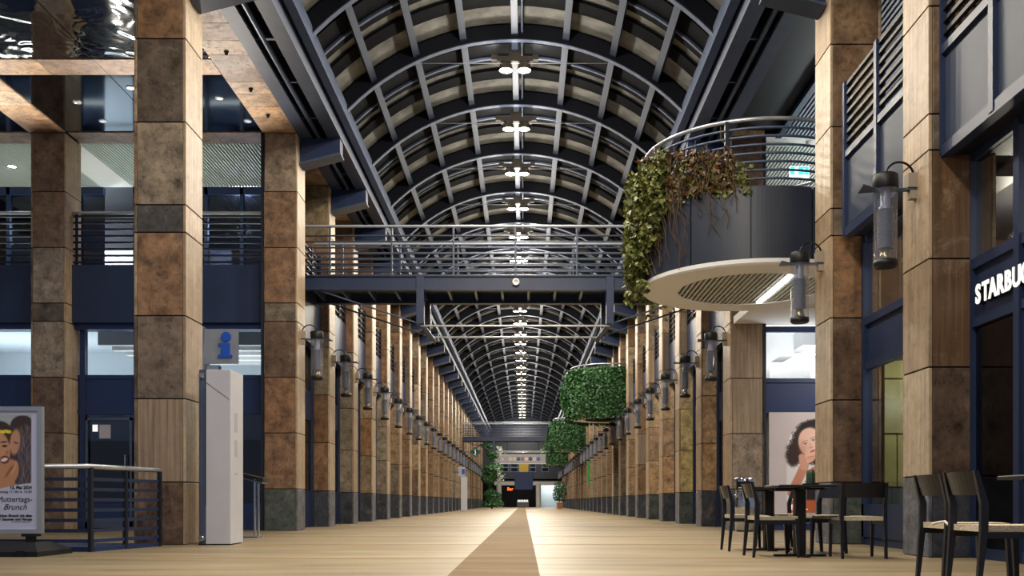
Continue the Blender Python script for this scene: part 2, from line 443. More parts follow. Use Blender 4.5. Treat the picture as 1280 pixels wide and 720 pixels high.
# ridge conduit beside the ridge purlin, tie rods
MB().tube([(CX + .17, YA(4), 11.40), (CX + .17, YA(33), 11.40)], .03, 8).build('ridge_conduit', M['steel'], ceiling)
tie = MB().tube([(CX - 3.85, 0, 9.75), (CX - 1.2, 0, 11.02), (CX, 0, 11.10), (CX + 1.2, 0, 11.02), (CX + 3.85, 0, 9.75)], .006, 5).mesh('tie_wire', M['silver'])
tie2 = MB().tube([(CX - 4.0, 0, 11.05), (CX + 4.0, 0, 11.05)], .008, 5).mesh('tie_wire', M['silver'])

def luminaire(lod):
    root = empty('ridge_spotlight', (0, 0, 0))
    b = MB().box(-.42, .42, -.12, .12, -.02, .10); b.box(-.15, .15, -.10, .10, .10, .34); b.box(-.56, -.42, -.06, .06, .04, .16); b.box(.42, .56, -.06, .06, .04, .16)
    b.build('bracket', M['fixture'], root)
    for s_ in (-1, 1):
        h = MB().lathe([(.10, 0), (.14, -.04), (.16, -.16), (.17, -.20), (.155, -.20), (.13, -.17)], s_ * .215, 0, 18).build('lamp_head', M['fixture'], root)
        MB().lathe([(.150, -.195), (.150, -.19)], s_ * .215, 0, 18).build('lens', M['lamp_lens'], h)
    return root
lum0 = luminaire(0)
for i, k in enumerate(range(-1, KEND)):
    o = lum0 if i == 0 else copy_tree(lum0)
    y = YA(k) + .85
    o.location = (CX * S, y * S, 11.12 * S)
    if k <= 5: lab = 'twin ridge spotlight overhead, on the hall ceiling before the first fully seen arch'
    elif k <= 5 + 16: lab = f'warm twin spotlight on the ridge line just behind the {ORD[k - 5]} fully seen roof arch'
    else: lab = 'far twin spotlight in the receding line of glowing ridge lamps beyond the footbridge'
    tag(o, lab, 'spotlight', 'twin spotlights along the roof ridge', 'thing')
    if k < 12 or k % 2 == 0:
        f = 1 if k < 12 else 2
        spot('ridge_beam', (CX, y, 10.86), E_BEAM * f, WARM, 60, .7, .16)
        spot('ridge_wide', (CX, y, 10.7), E_RIDGE * f, WARM, 165, .25, .2)
        point('ridge_fill', (CX, y, 10.05), E_GLOW * f, (1, .95, .86), .15)  # unseen point without a fixture, added to light the roof glass
        for q in (-1, 1): spot('ridge_uplight', (CX + q * .50, y, 11.32), E_UP * f, (1, .96, .90), 150, .4, .06, (0, R(180 + q * 40), 0))

# eaves beams on both springings, built once and mirrored
def eaves(side):
    sx = (lambda x: x) if side < 0 else (lambda x: 2 * CX - x)
    def bx(mb, x0, x1, *r, mi=0):
        a, b = sorted((sx(x0), sx(x1))); mb.box(a, b, *r, mi)
    Y0, Y1 = 3.6, YA(KEND)
    m = MB(); bx(m, -5.15, -4.87, Y0, Y1, 9.0, 9.07); bx(m, -5.13, -5.08, Y0, Y1, 9.07, 9.75); m.build('outer_eaves_beam', M['eaves_steel'], ceiling)
    m = MB(); bx(m, -4.50, -4.20, Y0, Y1, 9.0, 9.08); bx(m, -4.36, -4.28, Y0, Y1, 9.08, 9.72); bx(m, -4.42, -4.16, Y0, Y1, 9.70, 9.78); m.build('inner_eaves_beam', M['eaves_steel'], ceiling)
    m = MB(); bx(m, -5.10, -4.30, Y0, Y1, 9.60, 9.66); m.build('gutter_plate', M['navy'], ceiling)
    MB().tube([(sx(-4.76), Y0, 9.12), (sx(-4.76), Y1, 9.12)], .055, 10).build('gutter_pipe', M['steel'], ceiling)
    m = MB(); bx(m, -5.08, -4.32, 0, .06, 9.10, 9.62); st = m.mesh('stiffener', M['navy'])
    m = MB()
    poly = [(sx(-5.14), 8.42), (sx(-5.14), 9.0), (sx(-4.22), 9.0), (sx(-4.22), 8.66)]
    m.prism(poly, 'y', 0, .34, 0)
    m.prism([(sx(-5.14), 8.38), (sx(-5.14), 8.42), (sx(-4.20), 8.66), (sx(-4.20), 8.62)], 'y', -.06, .40, 1)
    br = m.mesh('eaves_bracket', [M['navy'], M['steel']])
    yc = YL if side < 0 else YR
    for k in range(4, KEND + 1):
        inst(st, 'stiffener', ceiling, (0, YA(k) + .9, 0)); inst(st, 'stiffener', ceiling, (0, YA(k) + 2.7, 0))
        if k != 5: inst(br, 'eaves_bracket', ceiling, (0, yc(k) + .2, 0))
    m = MB(); bx(m, -4.22, -4.05, Y0, Y1, 9.44, 9.76); m.build('spring_plate', M['steel'], ceiling)
eaves(-1); eaves(1)
for k in range(5, 20): inst(tie2, 'tie_wire', ceiling, (0, YA(k) + .75, 0))

# ------------------------------------------------------------------ stone columns
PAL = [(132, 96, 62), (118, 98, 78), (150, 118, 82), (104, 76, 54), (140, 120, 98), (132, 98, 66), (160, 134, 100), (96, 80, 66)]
PAL_LIT = [(178, 150, 116), (168, 138, 104), (184, 160, 128), (160, 132, 100)]  # aisle faces: paler stone, the ridge light put into the colour
def colr(rgb, a=0.0):
    g = sum(rgb) / 3; c = lin(*[v + (g - v) * .22 for v in rgb])
    return (c[0], c[1], c[2], a)
def core_mesh(side, top):
    return MB().box(.02, CW - .02, .02, CD, 0, top).mesh('core', M['joint'])
G = .010
front_me, side_me, outer_me, rear_me = {}, {}, {}, {}
def piece(kind, z0, z1, gran):
    key = (kind, z0, z1)
    if key not in front_me:
        m = MB()
        if kind == 'front': m.bevbox(.05, CW - .05, 0, .05, z0 + G, z1 - G, .006)
        elif kind == 'hi': m.bevbox(CW - .045, CW, 0, CD, z0 + G, z1 - G, .006)
        elif kind == 'lo': m.bevbox(0, .045, 0, CD, z0 + G, z1 - G, .006)
        front_me[key] = m.mesh('stone_panel', GRAN if gran else STONE)
    return front_me[key]
def column(x0, y, side, fronts, label, group=None, granite=True, top=ZS, seed=0):
    """side -1: aisle face is at high x; +1: aisle face at low x. fronts: colours from the floor up"""
    rnd = random.Random(seed)
    root = thing('stone_column', (x0, y, 0), label, 'column', group)
    inst(core_mesh(side, top), 'core', root)
    for i in range(len(COURSES) - 1):
        z0, z1 = COURSES[i], COURSES[i + 1]
        if z0 >= top - .1: break
        z1 = min(z1, top)
        gr = granite and i == 0
        c = fronts[i] if fronts and i < len(fronts) else None
        if gr: f = colr((58, 62, 72) if rnd.random() < .7 else (74, 84, 78)); sd = colr((92, 96, 108)); ot = f  # aisle-side granite is painted paler too, as if lit
        else:
            if c is None:
                b = PAL[rnd.randrange(len(PAL))]; c = (b[0], b[1], b[2], 1.0 if rnd.random() < .25 else 0.0)
                if i == 4: c = (98, 86, 70, 0)
            f = colr(c[:3], c[3] if len(c) > 3 else 0)
            sd = colr(PAL_LIT[rnd.randrange(len(PAL_LIT))], .7); ot = colr(PAL[rnd.randrange(len(PAL))])
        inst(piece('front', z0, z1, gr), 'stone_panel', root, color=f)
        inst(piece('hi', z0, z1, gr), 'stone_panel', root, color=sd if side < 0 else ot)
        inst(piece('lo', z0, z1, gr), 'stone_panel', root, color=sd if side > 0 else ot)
    return root
shaft_cache = {}
def far_column(x0, y, side, label, group, seed):
    rnd = random.Random(seed)
    root = thing('stone_column', (x0, y, 0), label, 'column', group)
    key = 'm'
    if key not in shaft_cache:
        m = MB().box(.02, CW - .02, .02, CD, 0, ZS)
        s_ = MB()
        for i in range(1, len(COURSES) - 1): s_.box(0, CW, 0, CD - .02, COURSES[i] + .02, COURSES[i + 1] - .02)
        p_ = MB().box(0, CW, 0, CD - .02, 0, COURSES[1] - .02)
        shaft_cache[key] = (m.mesh('core', M['joint']), s_.mesh('shaft', STONE), p_.mesh('plinth', GRAN))
    a, b, c = shaft_cache[key]
    inst(a, 'core', root); inst(b, 'shaft', root, color=colr(PAL[rnd.choice((0, 2, 4, 6, 2))], .3)); inst(c, 'plinth', root, color=colr((58, 62, 74)))
    return root
XLc = XL - CW
FA = [(104, 78, 60), (158, 132, 106, 1), (122, 102, 86), (142, 102, 68), (74, 70, 66), (136, 118, 96), (92, 76, 62), (128, 90, 58)]
column(XLc, YL(4), -1, FA, 'tall mottled travertine column directly behind the white info pillar', granite=False, seed=1)
FB = [None, (132, 94, 64), (134, 92, 60), (98, 72, 52), (106, 92, 74), (128, 90, 60), (124, 90, 62), (134, 114, 92)]
column(XLc, YL(6), -1, FB, 'brown travertine column with granite base beside the blue info sign', seed=2)
FR = [(116, 88, 66), (112, 88, 68), (108, 82, 62), (142, 124, 106), (92, 78, 66), (146, 128, 110), (130, 102, 76), (118, 92, 70)]
column(-10.42 - CW, YL(6), -1, FR, 'mottled travertine column standing behind the poster stand and barrier railing', granite=False, seed=3)
column(-15.7 - CW, YL(6), -1, None, 'travertine column at the outer end of the info court facade', granite=False, seed=4)
FC = {7: [None, (136, 92, 58), (120, 80, 46), (128, 110, 86), (122, 102, 80), (112, 80, 54), (126, 88, 54), (124, 104, 70)],
      8: [None, (138, 122, 98), (134, 118, 94), (136, 118, 92), (130, 110, 82), (128, 84, 52), (130, 88, 56), (138, 96, 62)],
      9: [None, (132, 108, 78), (146, 100, 58), (150, 120, 80), (130, 100, 66), (136, 96, 60), (128, 92, 58), (132, 96, 64)],
      10: [None, (130, 112, 92), (140, 126, 104), (136, 118, 92), (124, 98, 70), (136, 92, 54), (132, 96, 60), (140, 100, 62)]}
for k in range(7, 15):
    column(XLc, YL(k), -1, FC.get(k), f'stone-clad column, {ORD[k - 6]} beyond the blue info sign along that side of the hall', seed=20 + k)
for k in range(15, KEND + 1):
    far_column(XLc, YL(k), -1, 'narrow sliver of a distant column far down the info side of the hall', 'distant columns on the info side', 40 + k)
FK3 = [None, (92, 70, 54), (106, 74, 46, 1), (100, 66, 36, 1), (98, 84, 66), (118, 90, 64), (120, 92, 66), (120, 90, 64)]
column(XR, YR(3), 1, FK3, 'large dark-striped travertine column beside the coffee shop sign', seed=5)
FK4 = [None, (92, 66, 46), (98, 70, 48), (128, 86, 48), (116, 98, 78), (112, 80, 52), (122, 88, 60), (128, 96, 66)]
column(XR, YR(4), 1, FK4, 'brown travertine column with a lantern under the round balcony edge', seed=6)
FK6 = [None, (132, 112, 92), (146, 124, 96, 1), (150, 126, 98, 1), (110, 90, 70), (70, 48, 34), (70, 48, 34), (70, 48, 34)]
column(XR, YR(6), 1, FK6, 'pale striped travertine column next to the poster of the curly-haired woman', seed=7)
FD = {7: [None, (196, 150, 100), (196, 154, 108), (192, 160, 116)], 8: [None, (204, 178, 104), (204, 180, 112), (196, 168, 120)],
      9: [None, (196, 148, 98), (180, 142, 104), (190, 154, 108)], 10: [None, (198, 152, 100), (176, 138, 104), (184, 152, 112)]}
for k in range(7, 15):
    column(XR, YR(k), 1, FD.get(k), f'stone-clad column, {ORD[k - 6]} beyond the woman poster along the cafe side', seed=60 + k)
for k in range(15, KEND + 1):
    far_column(XR, YR(k), 1, 'narrow sliver of a distant column far down the cafe side of the hall', 'distant columns on the cafe side', 80 + k)

# ------------------------------------------------------------------ side walls of the hall beyond the open bay
wall_left, wall_right = struct('wall_left'), struct('wall_right')
def wall_bays(root, side):
    sx = (lambda x: x) if side < 0 else (lambda x: 2 * CX - x)
    def b(mb, x0, x1, *r, mi=0):
        p, q = sorted((sx(x0), sx(x1))); mb.box(p, q, *r, mi); return mb
    L = PITCH
    back = b(MB(), -5.98, -5.90, .0, L, 0, ZS).mesh('back_wall', M['navy_dark'])
    low = b(MB(), -5.66, -5.60, .74, L + .02, 0, .95); b(low, -5.66, -5.60, .74, L + .02, 2.79, 3.55); b(low, -5.64, -5.56, .74, .86, 0, 4.7); b(low, -5.64, -5.56, L - .12, L, 0, 4.7)
    low = low.mesh('shopfront_frame', M['navy'])
    gl = b(MB(), -5.64, -5.62, .86, L - .12, .95, 2.79); b(gl, -5.64, -5.62, .86, L - .12, 3.55, 4.7); gl = gl.mesh('shop_glass', M['dark_glass'])
    pan = b(MB(), -5.47, -5.38, .62, L + .02, 4.72, 6.0); b(pan, -5.9, -5.38, .62, L + .02, 4.66, 4.74); pan = pan.mesh('bay_panel', M['navy'])
    rb = MB()
    for i in range(6): b(rb, -5.45, -5.40, .62, L + .02, 6.16 + i * .17, 6.20 + i * .17)
    for y in (.66, 1.6, 2.6, L - .04): b(rb, -5.46, -5.38, y, y + .05, 6.0, 7.15)
    rb = rb.mesh('rail_bars', M['navy_dark'])
    sof = b(MB(), -5.94, -5.15, .0, L, ZS, ZS + .2).mesh('soffit', STONE)
    up = b(MB(), -5.80, -5.74, .74, .86, 6.0, ZS); b(up, -5.80, -5.74, 2.1, 2.2, 6.0, ZS); up = up.mesh('upper_frame', M['navy'])
    for k in range(6, KEND):
        y = (YL if side < 0 else YR)(k)
        inst(back, 'back_wall', root, (0, y, 0)); inst(low, 'shopfront_frame', root, (0, y, 0)); inst(gl, 'shop_glass', root, (0, y, 0))
        inst(pan, 'bay_panel', root, (0, y, 0)); tag(inst(rb, 'rail_bars', root, (0, y, 0)), kind='stuff'); inst(up, 'upper_frame', root, (0, y, 0))
        if not (side < 0 and k < 8): inst(sof, 'soffit', root, (0, y, 0), color=colr(PAL[2]))
wall_bays(wall_left, -1); wall_bays(wall_right, 1)

# ------------------------------------------------------------------ soffit over the info court
sof = struct('ceiling_left'); sof.name = 'ceiling_left'
random.seed(3)
def soffit_piece(x0, x1, y0, y1, c):
    g = .006
    MB().box(x0 + g, x1 - g, y0 + g, y1 - g, ZS, ZS + .08).build('soffit_panel', STONE, sof, color=colr(c, 0))
SP = [(178, 138, 98), (150, 108, 74), (190, 152, 112), (166, 128, 90), (142, 110, 82), (184, 142, 98), (196, 162, 124)]
edges = [9.4, 10.6, 11.8, 13.0, 14.2, 15.0, 15.6, 16.2, 16.83, 17.47, 18.03, 19.2, 19.76, 20.4, 20.96, 21.8, 22.4, 23.0, 23.6, 24.2, 25.4, 26.2, 27.0, 27.8, 28.6, 29.2]
for i in range(len(edges) - 1): soffit_piece(XLc, XL, edges[i], edges[i + 1], SP[(i * 5 + 3) % 7])
for k in (3, 4, 5, 6):
    y0, y1 = PITCH * k + .22, PITCH * k + .88
    x = XLc
    for j in range(4): soffit_piece(x - 1.11, x, y0, y1, SP[(j * 3 + k) % 7] if k < 6 else (128, 100, 76)); x -= 1.11
    x = -11.25
    for j in range(4): soffit_piece(x - 1.11, x, y0, y1, SP[(j * 3 + k + 2) % 7] if k < 6 else (128, 100, 76)); x -= 1.11
for k in (3, 4, 5):
    yy = PITCH * k + .88
    for j in range(4): soffit_piece(-11.25, -10.42, yy + j * .735, yy + (j + 1) * .735, SP[(j + k) % 7])
# polished metal panels between the strips; the nearer ones are visibly wavy
mw = bpy.data.materials.new('wavy_mirror'); mw.use_nodes = True
nt = mw.node_tree; p = nt.nodes['Principled BSDF']; p.inputs['Metallic'].default_value = 1; p.inputs['Roughness'].default_value = .04
p.inputs['Base Color'].default_value = lin(200, 204, 204)
tc = node(nt, 'ShaderNodeTexCoord'); nz = node(nt, 'ShaderNodeTexNoise', Scale=1.3, Detail=2, Distortion=.6); nt.links.new(tc.outputs['Object'], nz.inputs['Vector'])
bp = node(nt, 'ShaderNodeBump'); bp.inputs['Strength'].default_value = .5; bp.inputs['Distance'].default_value = .06
nt.links.new(nz.outputs['Fac'], bp.inputs['Height']); nt.links.new(bp.outputs[0], p.inputs['Normal'])
for k in (3, 4, 5):
    for (x0, x1) in ((-10.42, -8.18), (-8.18, XLc), (-14.6, -11.25)):
        MB().box(x0 + .01, x1 - .01, PITCH * k + .89, PITCH * (k + 1) + .21, ZS + .02, ZS + .06).build('mirror_panel', M['mirror'] if k == 5 else mw, sof)
MB().box(-16, XLc, 9, 30, ZS + .12, ZS + .2).build('ceiling_slab', M['black'], sof)
# slatted ceiling of the gallery
def slats(root, x0, x1, y0, y1, m, pitch=.08):
    s_ = MB(); x = x0
    while x < x1: s_.box(x, x + pitch * .48, y0, y1, ZS, ZS + .09); x += pitch
    tag(s_.build('ceiling_slats', m, root), kind='stuff')
slats(sof, -10.38, XLc - .02, 22.5, 25.6, M['slat']); slats(sof, -14.5, -11.28, 22.5, 25.6, M['slat'])
MB().box(-11.25, -10.42, 22.5, 25.6, ZS, ZS + .05).build('plaster_strip', M['plaster'], sof)
def downlight(x, y, z, label, watts=14, r=.09, cat='downlight', rgb=(1, .93, .82)):
    t = thing('downlight', (x, y, z), label, 'ceiling light', 'recessed downlights')
    MB().lathe([(r + .025, 0), (r + .025, -.012), (r, -.012), (r, 0)], 0, 0, 16).build('trim_ring', M['silver'], t)
    MB().lathe([(r, -.004), (r, -.002)], 0, 0, 16).build('lens', M['down_lens'], t)
    spot('down_beam', (x, y, z - .05), watts, rgb, 130, .6, .06)
    return t
downlight(-9.35, 24.0, ZS - .004, 'lit downlight in the slatted ceiling above the info court balcony door', 34)
downlight(-6.25, 24.0, ZS - .004, 'lit downlight in the slatted ceiling close to the brown column top', 34)
downlight(-12.8, 24.0, ZS - .004, 'lit downlight in the slatted ceiling behind the poster-side column', 34)
for (x, y) in ((-5.55, 17.9), (-5.55, 19.5), (-5.55, 20.8)):
    t = thing('ceiling_spot', (x, y, ZS), f'small unlit spot in the travertine soffit, {["nearest of three", "middle of three", "closest to the column top"][[17.9, 19.5, 20.8].index(y)]}', 'ceiling light', 'unlit soffit spots')
    MB().lathe([(.045, .0), (.045, -.02), (.03, -.02), (.03, -.06), (.015, -.07)], 0, 0, 12).build('spot_body', M['black'], t)
for i, (x, y) in enumerate(((-7.6, 20.9), (-8.0, 19.5), (-9.4, 20.2), (-9.3, 21.2), (-6.35, 20.0), (-6.1, 21.2))):
    t = thing('ceiling_spot', (x, y, ZS + .02), f'round trim in the polished metal soffit, {ORD[i + 1]} from the tall column outward', 'ceiling light', 'soffit trims')
    MB().lathe([(.085, 0), (.085, -.015), (.06, -.015), (.05, -.005)], 0, 0, 14).build('spot_ring', M['silver'], t)

# ------------------------------------------------------------------ info court facade (faces the camera)
wl = struct('wall_court'); 
def facade_left(x0, x1, mull):
    MB().box(x0, x1, 22.12, 22.35, 4.79, 6.12).build('slab_panel', M['navy'], wl)
    MB().box(x0, x1, 22.25, 22.6, 4.66, 4.79).build('slab_trim', M['blue'], wl)
    MB().box(x0, x1, 22.35, 25.7, 5.5, 6.1).build('gallery_floor', M['navy_dark'], wl)
    MB().box(x0, x1, 22.42, 22.50, 2.79, 3.59).build('transom_panel', M['blue'], wl)
    MB().box(x0, x1, 22.40, 22.52, 2.70, 2.82).build('transom_rail', M['blue'], wl)
    MB().box(x0, x1, 22.40, 22.52, 3.53, 3.62).build('transom_rail', M['blue'], wl)
    MB().box(x0, x1, 22.40, 22.5, 0, .62).build('base_panel', M['blue'], wl)
    MB().box(x0, x1, 22.44, 22.46, 3.6, 4.68).build('glass_pane', M['glass'], wl)
    MB().box(x0, x1, 22.44, 22.46, .62, 2.72).build('glass_pane', M['dark_glass'], wl)
    for i, x in enumerate(mull): MB().box(x, x + .12, 22.38, 22.54, 0, 4.7).build('mullion', M['blue'], wl)
facade_left(-10.42, -5.94, (-10.36, -9.1, -8.98, -7.5, -6.02)); facade_left(-15.7, -11.21, (-15.6, -14.0, -12.6, -11.33))
# gallery railing
def rail_run(root, x0, x1, y, zb, zt, n, posts, top_m=M['silver'], bar_m=M['navy_dark']):
    MB().tube([(x0, y, zt), (x1, y, zt)], .035, 8).build('handrail', top_m, root)
    for i in range(n):
        z = zb + .08 + (zt - zb - .16) * i / (n - 1)
        MB().box(x0, x1, y - .02, y + .02, z - .022, z + .022).build('rail_bar', bar_m, root)
    for x in posts: MB().box(x - .03, x + .03, y + .02, y + .06, zb - .12, zt).build('rail_post', bar_m, root)
for (x0, x1, posts, lab) in ((-10.42, -5.94, (-10.36, -8.2, -6.0), 'horizontal bar railing on the gallery above the info sign'),
                             (-15.7, -11.21, (-15.6, -13.4, -11.3), 'horizontal bar railing on the gallery above the poster stand')):
    t = thing('gallery_railing', (0, 0, 0), lab, 'railing'); rail_run(t, x0, x1, 22.2, 6.12, 7.34, 8, posts)
# gallery glazing and rooms
for (x0, x1) in ((-15.7, -11.21), (-10.42, -5.94)):
    MB().box(x0, x1, 25.66, 25.68, 6.1, ZS).build('gallery_glass', M['dark_glass'], wl)
    x = x0
    while x <= x1: MB().box(x, x + .09, 25.58, 25.72, 6.1, ZS).build('gallery_mullion', M['navy'], wl); x += .95
    MB().box(x0, x1, 25.58, 25.72, 8.85, ZS).build('gallery_head', M['navy'], wl)
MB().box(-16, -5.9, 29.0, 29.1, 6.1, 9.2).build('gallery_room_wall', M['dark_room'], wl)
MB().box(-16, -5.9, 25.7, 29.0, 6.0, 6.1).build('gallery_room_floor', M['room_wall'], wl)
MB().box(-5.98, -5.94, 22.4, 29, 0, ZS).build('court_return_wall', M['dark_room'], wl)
for (x, wd) in ((-7.4, .5), (-9.6, .8), (-12.6, 1.0)):
    MB().box(x, x + wd, 28.8, 28.95, 6.2, 8.2).build('lit_panel', M['room_wall'], wl)
point('gallery_point', (-8.0, 27.4, 8.4), 160, (.8, .88, 1), .2); point('gallery_point', (-13.0, 27.4, 8.4), 160, (.8, .88, 1), .2)
area('slat_fill', (-8.2, 24.2, 6.2), 4.2, .3, 24, (.95, 1, .92), (R(180), 0, 0)); area('slat_fill', (-13.4, 24.2, 6.2), 4.2, .3, 24, (.95, 1, .92), (R(180), 0, 0))  # added areas without fixtures that brighten the slatted ceiling
for x in (-6.9, -9.2, -12.6): spot('court_fill', (x, 22.0, 6.2), E_COURT, (1, .90, .78), 100, .7, .1, (R(-132), 0, 0))  # no fixtures on the ledge: spots added to lift the soffit
# ground floor rooms
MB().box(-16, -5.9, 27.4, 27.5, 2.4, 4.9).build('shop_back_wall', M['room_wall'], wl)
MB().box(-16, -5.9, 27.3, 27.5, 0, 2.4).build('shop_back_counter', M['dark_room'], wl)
MB().box(-16, -5.9, 22.5, 27.4, 4.9, 5.0).build('shop_ceiling', M['room_wall'], wl)
for i in range(5):
    MB().box(-10.3, -5.9, 23.2 + i * .8, 23.4 + i * .8, 4.45, 4.9).build('ceiling_baffle', M['plaster'], wl)
for (xa, xb) in ((-10.2, -6.2), (-15, -11.5)):
    area('shop_light', ((xa + xb) / 2, 25.0, 3.1), xb - xa, 2.2, 60, (.92, .97, 1), (R(180), 0, 0))
# glazed doors with pale frames, notices on the glass
for n_, (xa, xb) in ((5, (-10.22, -9.14)), (6, (-8.9, -7.9))):
    d_ = struct('door_%d' % n_)
    m = MB().box(xa, xa + .05, 22.36, 22.40, .05, 2.62); m.box(xb - .05, xb, 22.36, 22.40, .05, 2.62); m.box(xa, xb, 22.36, 22.40, 2.56, 2.62); m.box(xa, xb, 22.36, 22.40, .05, .20); m.build('door_frame', M['steel'], d_)
    MB().tube([(xb - .14, 22.33, .95), (xb - .14, 22.33, 1.75)], .018, 8).build('pull_handle', M['chrome'], d_)
    MB().box(xa + .30, xa + .56, 22.425, 22.435, 2.14, 2.46).build('notice', M['sign_grey'], d_)
    MB().box(xa + .14, xa + .26, 22.425, 22.435, 2.30, 2.46).build('notice', M['sign_white'], d_)
# shelves with goods seen low behind the door glass
for i in range(5):
    MB().box(-7.2, -6.0, 24.0, 24.3, .5 + i * .42, .53 + i * .42).build('shop_shelf', M['steel'], wl)
# info sign
t = thing('info_sign', (-6.98, 22.0, 0), 'square metal sign plate with a blue letter i in front of the glazing', 'sign')
MB().box(-.35, .435, 0, .03, 3.82, 4.62).build('sign_plate', M['plate'], t)
MB().box(-.42, -.37, .02, .38, 3.7, 4.68).build('sign_bracket', M['silver'], t)
MB().box(-.30, -.05, .06, .30, 3.55, 3.80).build('sign_bracket', M['silver'], t)
m = MB().lathe([(.112, 0), (.112, .05)], 0, 0, 24)
m.v = [(x + .16, -z, 4.435 + y) for x, y, z in m.v]
m.prism([(-.02, 3.96), (.30, 3.96), (.30, 4.02), (.25, 4.02), (.25, 4.29), (-.01, 4.29), (-.01, 4.23), (.05, 4.23), (.05, 4.02), (-.02, 4.02)], 'y', -.05, 0)
m.build('letter_i', M['sign_blue'], t)

# ------------------------------------------------------------------ white info pillar, lectern
t = thing('info_pillar', (-4.95, 14.5, 0), 'tall white metal info pillar standing before the travertine column', 'pillar')
m = MB(); m.loft([[(.05, .0, z), (.145, .0, z), (.145, .6, z), (0, .6, z), (0, .12, z)] for z in (.02, 2.65)]); m.build('metal_edge', M['steel'], t)
MB().bevbox(.147, .52, -.01, .64, .02, 2.65, .006).build('body', M['totem_white'], t)
MB().box(.02, .50, .03, .62, 0, .02).build('base', M['black'], t)
m = MB().lathe([(.045, 0), (.045, .03), (.03, .035)], 0, 0, 16); m.v = [(x + .085, -z, 2.56 + y) for x, y, z in m.v]; m.build('lock_disc', M['chrome'], t)
m = MB().lathe([(.045, 0), (.045, .03), (.03, .035)], 0, 0, 16); m.v = [(x + .085, -z, .10 + y) for x, y, z in m.v]; m.build('lock_disc', M['chrome'], t)
MB().bar((.16, -.012, 2.45), (.50, -.012, 2.20), .004, .006).build('panel_seam', M['ink'], t)
MB().box(.138, .15, -.013, 0, .6, 2.65).build('panel_seam', M['ink'], t)
for z0, z1 in ((1.72, 2.02), (1.34, 1.60), (1.06, 1.10)): MB().box(.519, .523, .2, .34, z0, z1).build('printed_note', M['sign_grey'], t)
t = thing('menu_lectern', (-5.05, 17.6, 0), 'slim lectern with dark slanted top on steel legs beside the info pillar', 'lectern')
m = MB(); m.bar((-.30, .0, 1.20), (.32, .0, 1.06), .45, .05, (0, 0, 1)); m.build('top', M['black'], t)
m = MB(); m.bar((-.30, .0, 1.15), (.30, .0, 1.00), .40, .03); m.build('tray', M['steel'], t)
for x, y in ((.15, -.12), (.15, .12), (-.28, -.12), (-.28, .12)): MB().tube([(x, y, 0), (x, y, 1.07 if x > 0 else 1.16)], .022, 10).build('leg', M['chrome'], t)
MB().box(-.32, .2, -.16, .16, 0, .02).build('foot_plate', M['steel'], t)

# ------------------------------------------------------------------ barrier railing
t = thing('barrier_railing', (0, 0, 0), 'navy bar railing with steel handrail around the stairwell behind the poster stand', 'railing')
pts = [(-8.2, 12.62), (-5.65, 12.5), (-5.53, 13.3), (-5.36, 14.1)]
MB().tube([(x, y, 1.115) for x, y in pts], .035, 10).build('handrail', M['silver'], t)
for i in range(7):
    z = .14 + i * .135
    for a, b in zip(pts[:-1], pts[1:]): MB().bar((a[0], a[1], z), (b[0], b[1], z), .018, .045).build('rail_bar', M['navy'] if i else M['blue'], t)
for (x, y) in pts[1:] + [(-7.0, 12.56)]: MB().bar((x, y + .02, 0), (x, y + .02, 1.10), .075, .045).build('rail_post', M['navy_dark'], t)
m = MB()
for a, b in zip(pts[:-1], pts[1:]): m.bar((a[0], a[1] + .06, .03), (b[0], b[1] + .06, .03), .05, .06)
m.build('kerb', M['blue'], t)
MB().box(-8.2, -5.72, 12.7, 14.5, 0, .03).build('stair_cover', M['blue'], t)

# ------------------------------------------------------------------ printed panels
def smooth(d, w): return np.clip(.5 - d / w, 0, 1)
def ell(X, Y, cx, cy, rx, ry, ang=0, w=1.2):
    c, s_ = math.cos(ang), math.sin(ang); dx, dy = X - cx, Y - cy
    u, v = (dx * c + dy * s_) / rx, (-dx * s_ + dy * c) / ry
    return smooth((np.sqrt(u * u + v * v) - 1) * min(rx, ry), w)
def seg(X, Y, x0, y0, x1, y1, r0, r1, w=1.2):
    dx, dy = x1 - x0, y1 - y0; t = np.clip(((X - x0) * dx + (Y - y0) * dy) / (dx * dx + dy * dy), 0, 1)
    return smooth(np.hypot(X - x0 - t * dx, Y - y0 - t * dy) - (r0 + (r1 - r0) * t), w)
def rect(X, Y, x0, x1, y0, y1, w=.6): return np.clip(np.minimum.reduce([X - x0, x1 - X, Y - y0, y1 - Y]) / w + .5, 0, 1)
class Canvas:
    def __init__(s, x0, x1, y0, y1, nx, ny, bg):
        s.X, s.Y = np.meshgrid(np.linspace(x0, x1, nx), np.linspace(y0, y1, ny)); s.nx, s.ny = nx, ny
        s.c = np.zeros((ny, nx, 3)); s.c[:] = bg
    def put(s, a, rgb): a = np.asarray(a)[..., None]; s.c = s.c * (1 - a) + np.array(rgb, float) * a
    def build(s, name, m, parent, wx, wz, loc):
        nx, ny = s.nx, s.ny
        gx = np.linspace(0, wx * S, nx); gz = np.linspace(wz * S, 0, ny)
        vx, vz = np.meshgrid(gx, gz); v = np.stack([vx.ravel(), np.zeros(nx * ny), vz.ravel()], 1)
        i = (np.arange(ny - 1)[:, None] * nx + np.arange(nx - 1)[None]).ravel()
        f = np.stack([i, i + nx, i + nx + 1, i + 1], 1)
        me = bpy.data.meshes.new(name); me.from_pydata(v.tolist(), [], f.tolist()); me.materials.append(m)
        c = np.clip(s.c / 255, 0, 1).reshape(-1, 3); l = np.where(c <= .04045, c / 12.92, ((c + .055) / 1.055) ** 2.4)
        at = me.color_attributes.new('Col', 'FLOAT_COLOR', 'POINT'); at.data.foreach_set('color', np.concatenate([l, np.ones((len(l), 1))], 1).astype(np.float32).ravel())
        return inst(me, name, parent, loc)
rs = np.random.RandomState(4)

